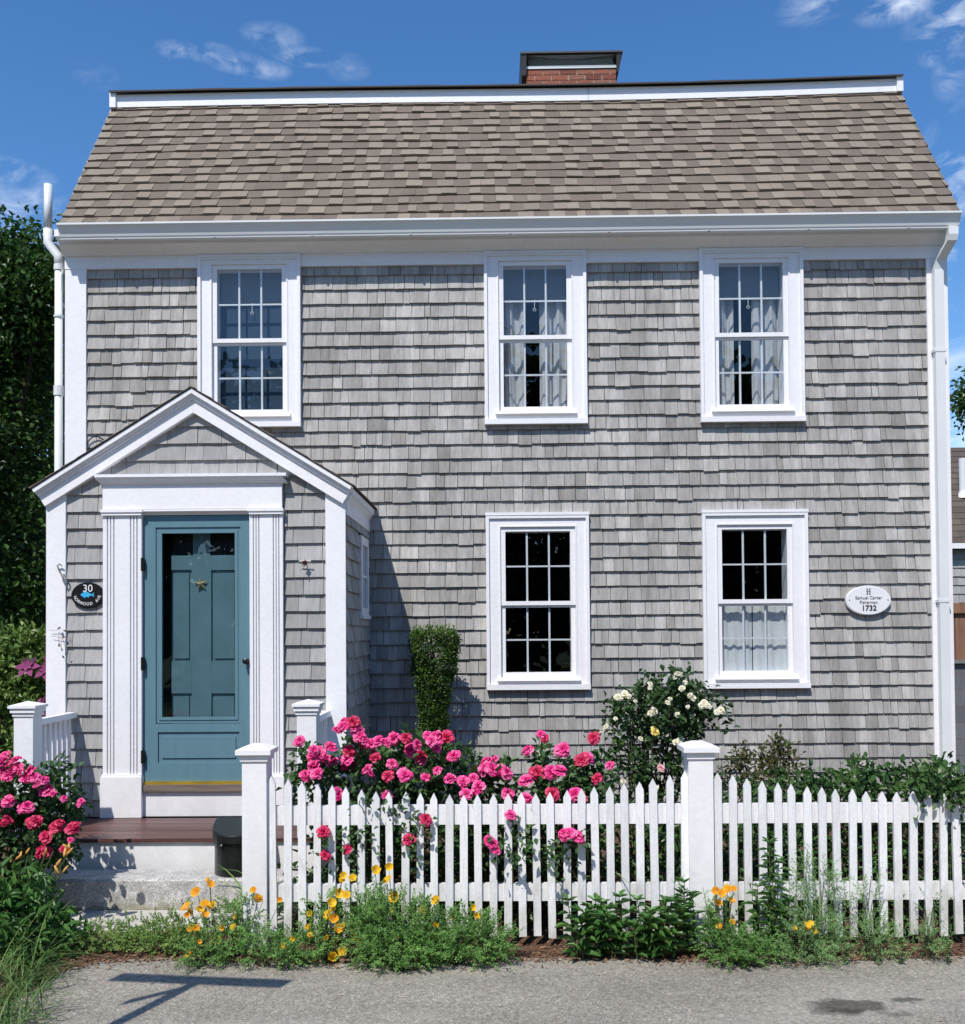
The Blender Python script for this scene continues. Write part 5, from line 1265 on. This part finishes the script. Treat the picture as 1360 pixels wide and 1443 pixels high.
#=================================================================== TREES
def tree(name,label,base,h,crown,leafmat,nl,L,W,trunk_r=.16,group=None,per=8,spread=.16,limb=14,shell=.35,rv=(0,1)):
    t=thing(name,base,label,'tree',group); b=Vector(base); mb=MB()
    top=b+Vector((0,0,h*.75)); mb.tube([b,b+Vector((.05,.02,h*.3)),b+Vector((-.04,.05,h*.55)),top],[trunk_r,trunk_r*.75,trunk_r*.5,trunk_r*.2],10)
    for k in range(limb):
        c,r,n=crown[k%len(crown)]; c=Vector(c); s=b+Vector((0,0,h*random.uniform(.25,.65)))
        e=c+Vector((random.uniform(-.6,.6)*r[0],random.uniform(-.6,.6)*r[1],random.uniform(-.2,.6)*r[2]))
        mb.tube([s,s.lerp(e,.5)+Vector((0,0,.15)),e],[trunk_r*.35,trunk_r*.2,trunk_r*.06],6)
    obj('trunk',mb,M['bark'],t); mb=MB(); tot=sum(c[2] for c in crown)
    for (c,r,n) in crown:
        k=int(nl*n/tot/per); p,o=ell_points(k,c,r,shell); kk=p[:,2]>base[2]+.1; twig_clusters(mb,p[kk],o[kk],per,spread,L,W,up=.0,outw=.7,droop=.25,rv=rv)
    obj('crown',mb,leafmat,t); return t
def TC(px,py,Y,rx,ry,rz,n): q=P(px,py,Y); return ((q.x,q.y,q.z),(rx,ry,rz),n)
def clumps(px0,px1,py0,py1,Y0,Y1,n,r0,r1):
    out=[]
    for i in range(n):
        q=P(random.uniform(px0,px1),random.uniform(py0,py1),random.uniform(Y0,Y1)); r=random.uniform(r0,r1); out.append(((q.x,q.y,q.z),(r,r*.9,r*.75),r*r))
    return out
tree('maple_tree','tall dark green tree rising behind the left corner of the house',(-6.6,4.0,0),6.0,
  [TC(20,400,4,.7,.8,.62,5),TC(62,430,3.6,.45,.6,.5,3),TC(-30,450,4,.9,1.0,.9,7)]+clumps(-100,78,440,880,3.0,4.6,34,.35,.75),M['tree_leaf'],42000,.085,.055,.2,shell=.25)
tree('maple_tree','dark tree crown filling in behind the clematis at the far left',(-7.4,7.0,0),6.2,
  [TC(20,520,7,1.6,1.2,1.4,10),TC(60,640,7,1.5,1.2,1.6,12),TC(30,800,7,1.8,1.2,1.6,12),TC(40,950,6.5,1.8,1.2,1.3,10),TC(-80,650,7,1.8,1.4,2.4,12)],M['tree_leaf'],26000,.12,.085,.22,rv=(0,.4))
tree('shade_tree','big unseen tree left of view, placed to shade the foliage beside the house',(-8.6,.4,0),8.5,  # out of view, put here to darken the foliage by the house
  [((-8.1,.5,6.6),(1.3,1.6,1.5),10),((-8.9,.8,7.6),(1.6,1.6,1.3),9),((-8.6,-.3,5.6),(1.4,1.3,1.0),8),((-9.4,.2,6.2),(1.4,1.6,1.6),8)],M['maple_far'],9000,.17,.12,.24,spread=.25)
tree('maple_tree','leafy branch tip of a tree beyond the right edge above the neighbour roof',(14.6,13.0,0),8.4,
  [TC(1412,560,13,.72,.7,.75,8),TC(1366,562,13,.22,.2,.22,1.3),TC(1460,520,13,1.3,1.1,1.3,10)],M['maple_far'],11000,.10,.065,.18)
sh=bush('shrub','dark leafy hedge mass behind the clematis at the far left','shrub',(-5.2,.8,0),[C3(20,1000,.8,.9,.5,.6,200),C3(40,1120,.6,.9,.5,.5,160),C3(-60,1000,.8,.9,.6,.9,150)],M['rose_leaf_dark'],L=.06,W=.035,stemn=20,spread=.06)
# unseen tree row opposite, sized to cut sky light and darken the panes
for i,(x,y) in enumerate(((-15,-25),(-7.5,-25.5),(0,-24.5),(7.5,-25.5),(15,-25),(-22,-24),(22.5,-24))):
    tree('street_tree',['broad unseen tree across the street, first from the west','second unseen tree across the street from the west','third unseen tree across the street, opposite the door','fourth unseen tree across the street, opposite the plaque','fifth unseen tree across the street','westmost unseen tree in the row across the street','eastmost unseen tree in the row across the street'][i],(x,y,0),10.5,
      [((x,y,8.2),(3.6,2.6,3.2),12),((x+1.8,y,4.6),(3.2,2.2,2.8),9),((x-1.9,y,4.4),(3.2,2.2,2.8),9),((x,y+.5,2.0),(3.6,1.8,1.9),8)],M['rose_leaf_dark'],7000,.48,.34,.28,group='unseen trees across the street, sized to block sky light',spread=.4)
#=================================================================== NEIGHBOUR on the right
nb=thing('neighbour_house',(9,8,0),'brown roofed neighbouring house partly hidden at the right edge','house')
r0=P(1334,766,8.0); r1=P(1334,631,9.6)
x0,x1=r0.x-.9,r0.x+6
mb=MB(); vv=Vector((0,r1.y-r0.y,r1.z-r0.z)); L_=vv.length; vv.normalize(); nn=Vector((0,-vv.z,vv.y))
shingles(mb,((0,r0.y,r0.z),(1,0,0),vv,nn),x0,x1,0,L_,exp=.15,wr=(.15,.35),tb=.012,tt=.002,gap=.002,low=0)
nr=obj('roof',mb,M['neighbour_roof'],nb)
mb=MB(); mb.prism([(x0,r0.y,r0.z-.01),(x0,r1.y,r1.z-.01),(x0,r1.y+2.4,r0.z-.01)],(x1-x0,0,0)); obj('roof_deck',mb,M['backing'],nr)
mb=MB(); mb.box(x0,x1,r0.y-.06,r0.y,r0.z-.09,r0.z-.0); obj('fascia_board',mb,M['white'],nr)
v1=P(1357,685,8.8); mb=MB(); mb.tube([(v1.x,v1.y,v1.z-.25),(v1.x,v1.y,v1.z+.5)],.065,10); obj('vent_pipe',mb,M['alum'],nr)
mb=MB(); mb.tube([(v1.x,v1.y-.02,v1.z-.22),(v1.x,v1.y-.02,v1.z-.10)],[.13,.075],10); obj('pipe_flashing',mb,M['alum'],nr)
wz=P(1340,783,8.3).z
mb=MB(); shingles(mb,((0,8.15,0),(1,0,0),(0,0,1),(0,-1,0)),x0+.2,x1-.2,.1,r0.z-.1,exp=.15,wr=(.12,.3)); nw=obj('wall',mb,M['cedar2'],nb)
mb=MB(); mb.box(x0+.2,x1-.2,8.15,11.5,0,r0.z-.1); obj('sheathing',mb,M['backing'],nw)
# brown fence panel and grey gate in the side yard
fb=thing('board_fence',(5.6,3.0,0),'brown wooden board fence beyond the right corner of the house','fence')
a=P(1333,850,3.0); zt=a.z
for k in range(12):
    x=4.75+k*.145; mb=MB(); mb.box(x,x+.138,3.0,3.02,.05,zt-.12,random.random()); obj('board',mb,M['fence_wood'],fb)
mb=MB(); mb.box(4.7,6.6,2.96,3.06,zt-.12,zt,.8); obj('top_rail',mb,M['fence_wood'],fb)
gt=thing('gate',(4.6,.7,0),'dark grey board gate with metal latch hardware beside the house corner','gate')
zt=P(1350,932,.7).z
for k in range(9):
    z=.1+k*.155; 
    if z<zt-.1: mb=MB(); mb.box(4.24,5.6,.7,.722,z,min(z+.15,zt-.02),random.random()); obj('board',mb,M['gate_grey'],gt)
mb=MB(); mb.box(4.05,5.6,.66,.74,zt-.018,zt+.012); obj('top_rail',mb,M['steel'],gt)
mb=MB(); mb.box(4.20,4.235,.64,.70,.1,zt-.02); mb.tube([(4.14,.62,.1),(4.14,.62,zt-.2)],.014,8); mb.tube([(4.27,.66,zt-.02),(4.27,.66,.4)],.010,8); obj('latch_post',mb,M['steel'],gt)
mb=MB(); mb.box(4.08,4.17,.6,.66,zt-.33,zt-.05); mb.box(4.10,4.15,.585,.6,zt-.52,zt-.36); obj('latch',mb,M['aged_wood'],gt)
#=================================================================== STREET SIGN whose shadow lies on the road
SDX,SDY=.405,1/1.0   # horizontal travel of light per unit
sun=Vector((-.405,-1.0,1.5)).normalized()
hS=2.5; tip=G(283,1381); off=Vector((.405/1.5*hS,1/1.5*hS,0)); sb=tip-off
ss=thing('street_sign',(sb.x,sb.y,0),'metal street name sign post whose shadow falls on the pavement','sign')
mb=MB(); mb.tube([(sb.x,sb.y,0),(sb.x,sb.y,hS+.02)],.032,10); obj('pole',mb,M['steel'],ss)
mb=MB(); a=Vector((-.46,.052,0)); 
mb.hexa([tuple(Vector((sb.x,sb.y,z))+a*s+Vector((0,dy,0))) for z in (hS-.09,hS+.07) for (s,dy) in ((1,-.003),(-1,-.003),(-1,.003),(1,.003))]); obj('sign_blade',mb,M['gate_grey'],ss)
mb=MB(); d=Vector((-.24,-.20,0)); nn=Vector((.004,-.005,0))
mb.hexa([tuple(Vector((sb.x,sb.y,z))+q) for z in (hS-.20,hS-.10) for q in (nn,d+nn,d-nn,-nn)]); obj('sign_blade',mb,M['gate_grey'],ss)
#=================================================================== LIGHT, SKY, CAMERA
sl=bpy.data.lights.new('sun','SUN'); sl.energy=5.0; sl.angle=R_(.53); sl.color=(1,.955,.89)
so=bpy.data.objects.new('sun',sl); COL.objects.link(so); so.rotation_euler=sun.to_track_quat('Z','Y').to_euler(); so.location=(-5,-15,20)
w=bpy.data.worlds.new('World'); S.world=w; w.use_nodes=True; nt=w.node_tree; bg=nt.nodes['Background']
sky=nt.nodes.new('ShaderNodeTexSky'); sky.sky_type='NISHITA'; sky.sun_disc=False
sky.sun_elevation=math.asin(sun.z); sky.sun_rotation=math.atan2(sun.x,sun.y); sky.air_density=1.0; sky.dust_density=.3; sky.ozone_density=3.0; sky.altitude=100
tc=nt.nodes.new('ShaderNodeTexCoord')
mask=None
def cloudnoise(scale,stretch,lo,hi,seed):
    mp=nt.nodes.new('ShaderNodeMapping'); mp.inputs['Scale'].default_value=stretch; mp.inputs['Location'].default_value=(seed,seed*.7,0); mp.inputs['Rotation'].default_value=(0,.0,0)
    n=nt.nodes.new('ShaderNodeTexNoise'); n.inputs['Scale'].default_value=scale; n.inputs['Detail'].default_value=9; n.inputs['Roughness'].default_value=.62; n.inputs['Distortion'].default_value=.6
    nt.links.new(tc.outputs['Generated'],mp.inputs[0]); nt.links.new(mp.outputs[0],n.inputs['Vector']); return grey(nt,0,1,n.outputs['Fac'],lo,hi)
n1=cloudnoise(9,(1,1,2.2),.46,.72,1.3); n2=cloudnoise(22,(1,1,2.0),.44,.74,4.1)
for (px,py,wx_,wy_,st,nn_) in ((300,76,.026,.008,.55,n2),(335,88,.028,.008,.65,n2),(375,98,.022,.007,.6,n2),(430,80,.028,.007,.65,n2),(385,52,.026,.010,.45,n2),(252,72,.018,.007,.7,n2),(1345,30,.035,.022,.8,n2),(1275,5,.035,.012,.9,n2),(1322,58,.016,.016,.8,n2),(1345,100,.015,.02,.5,n2),(8,240,.035,.010,.8,n2),(48,285,.03,.016,.5,n2),(1375,255,.06,.07,1.2,n1),(1350,340,.07,.05,1.0,n1),(1345,530,.07,.08,1.0,n1),(1350,600,.09,.06,.9,n2),(20,310,.06,.03,.7,n2),(130,105,.02,.01,.2,n2),(490,95,.02,.01,.3,n2),(1150,5,.03,.015,.5,n2)):
    d=ray(px,py).normalized()
    s=nt.nodes.new('ShaderNodeVectorMath'); s.operation='SUBTRACT'; s.inputs[1].default_value=d; nt.links.new(tc.outputs['Generated'],s.inputs[0])
    mu=nt.nodes.new('ShaderNodeVectorMath'); mu.operation='MULTIPLY'; mu.inputs[1].default_value=(1/wx_,1/wx_*.5,1/wy_); nt.links.new(s.outputs[0],mu.inputs[0])
    ln=nt.nodes.new('ShaderNodeVectorMath'); ln.operation='LENGTH'; nt.links.new(mu.outputs[0],ln.inputs[0])
    g=grey(nt,st,0,ln.outputs['Value'],.1,1.15)
    mm=nt.nodes.new('ShaderNodeMath'); mm.operation='MULTIPLY'; nt.links.new(g,mm.inputs[0]); nt.links.new(nn_,mm.inputs[1])
    if mask is None: mask=mm.outputs[0]
    else:
        ad=nt.nodes.new('ShaderNodeMath'); ad.operation='MAXIMUM'; nt.links.new(mask,ad.inputs[0]); nt.links.new(mm.outputs[0],ad.inputs[1]); mask=ad.outputs[0]
cl=nt.nodes.new('ShaderNodeRGB'); cl.outputs[0].default_value=(7.6,8.2,9.2,1)
hs=nt.nodes.new('ShaderNodeHueSaturation'); hs.inputs['Saturation'].default_value=1.25; hs.inputs['Hue'].default_value=.503; hs.inputs['Value'].default_value=1.22; nt.links.new(sky.outputs[0],hs.inputs['Color'])
c=mixc(nt,'MIX',mask,hs.outputs[0],cl.outputs[0])
nt.links.new(c,bg.inputs[0]); bg.inputs[1].default_value=.15
cd=bpy.data.cameras.new('camera'); co=bpy.data.objects.new('camera',cd); COL.objects.link(co); S.camera=co
cd.sensor_fit='HORIZONTAL'; cd.sensor_width=36; cd.lens=36*CF/1360; cd.clip_end=1500; cd.clip_start=.05
cd.shift_x=0; cd.shift_y=(CY-721.5)/1360
mt=Matrix((CR,CU,-CFW)).transposed().to_4x4(); mt.translation=Vector(CAM); co.matrix_world=mt
S.view_settings.view_transform='Standard'; S.view_settings.look='None'; S.view_settings.exposure=-.08; S.view_settings.gamma=1
S.render.resolution_x=965; S.render.resolution_y=1024
try:
    S.cycles.max_bounces=8; S.cycles.transparent_max_bounces=16; S.cycles.diffuse_bounces=3
except Exception: pass
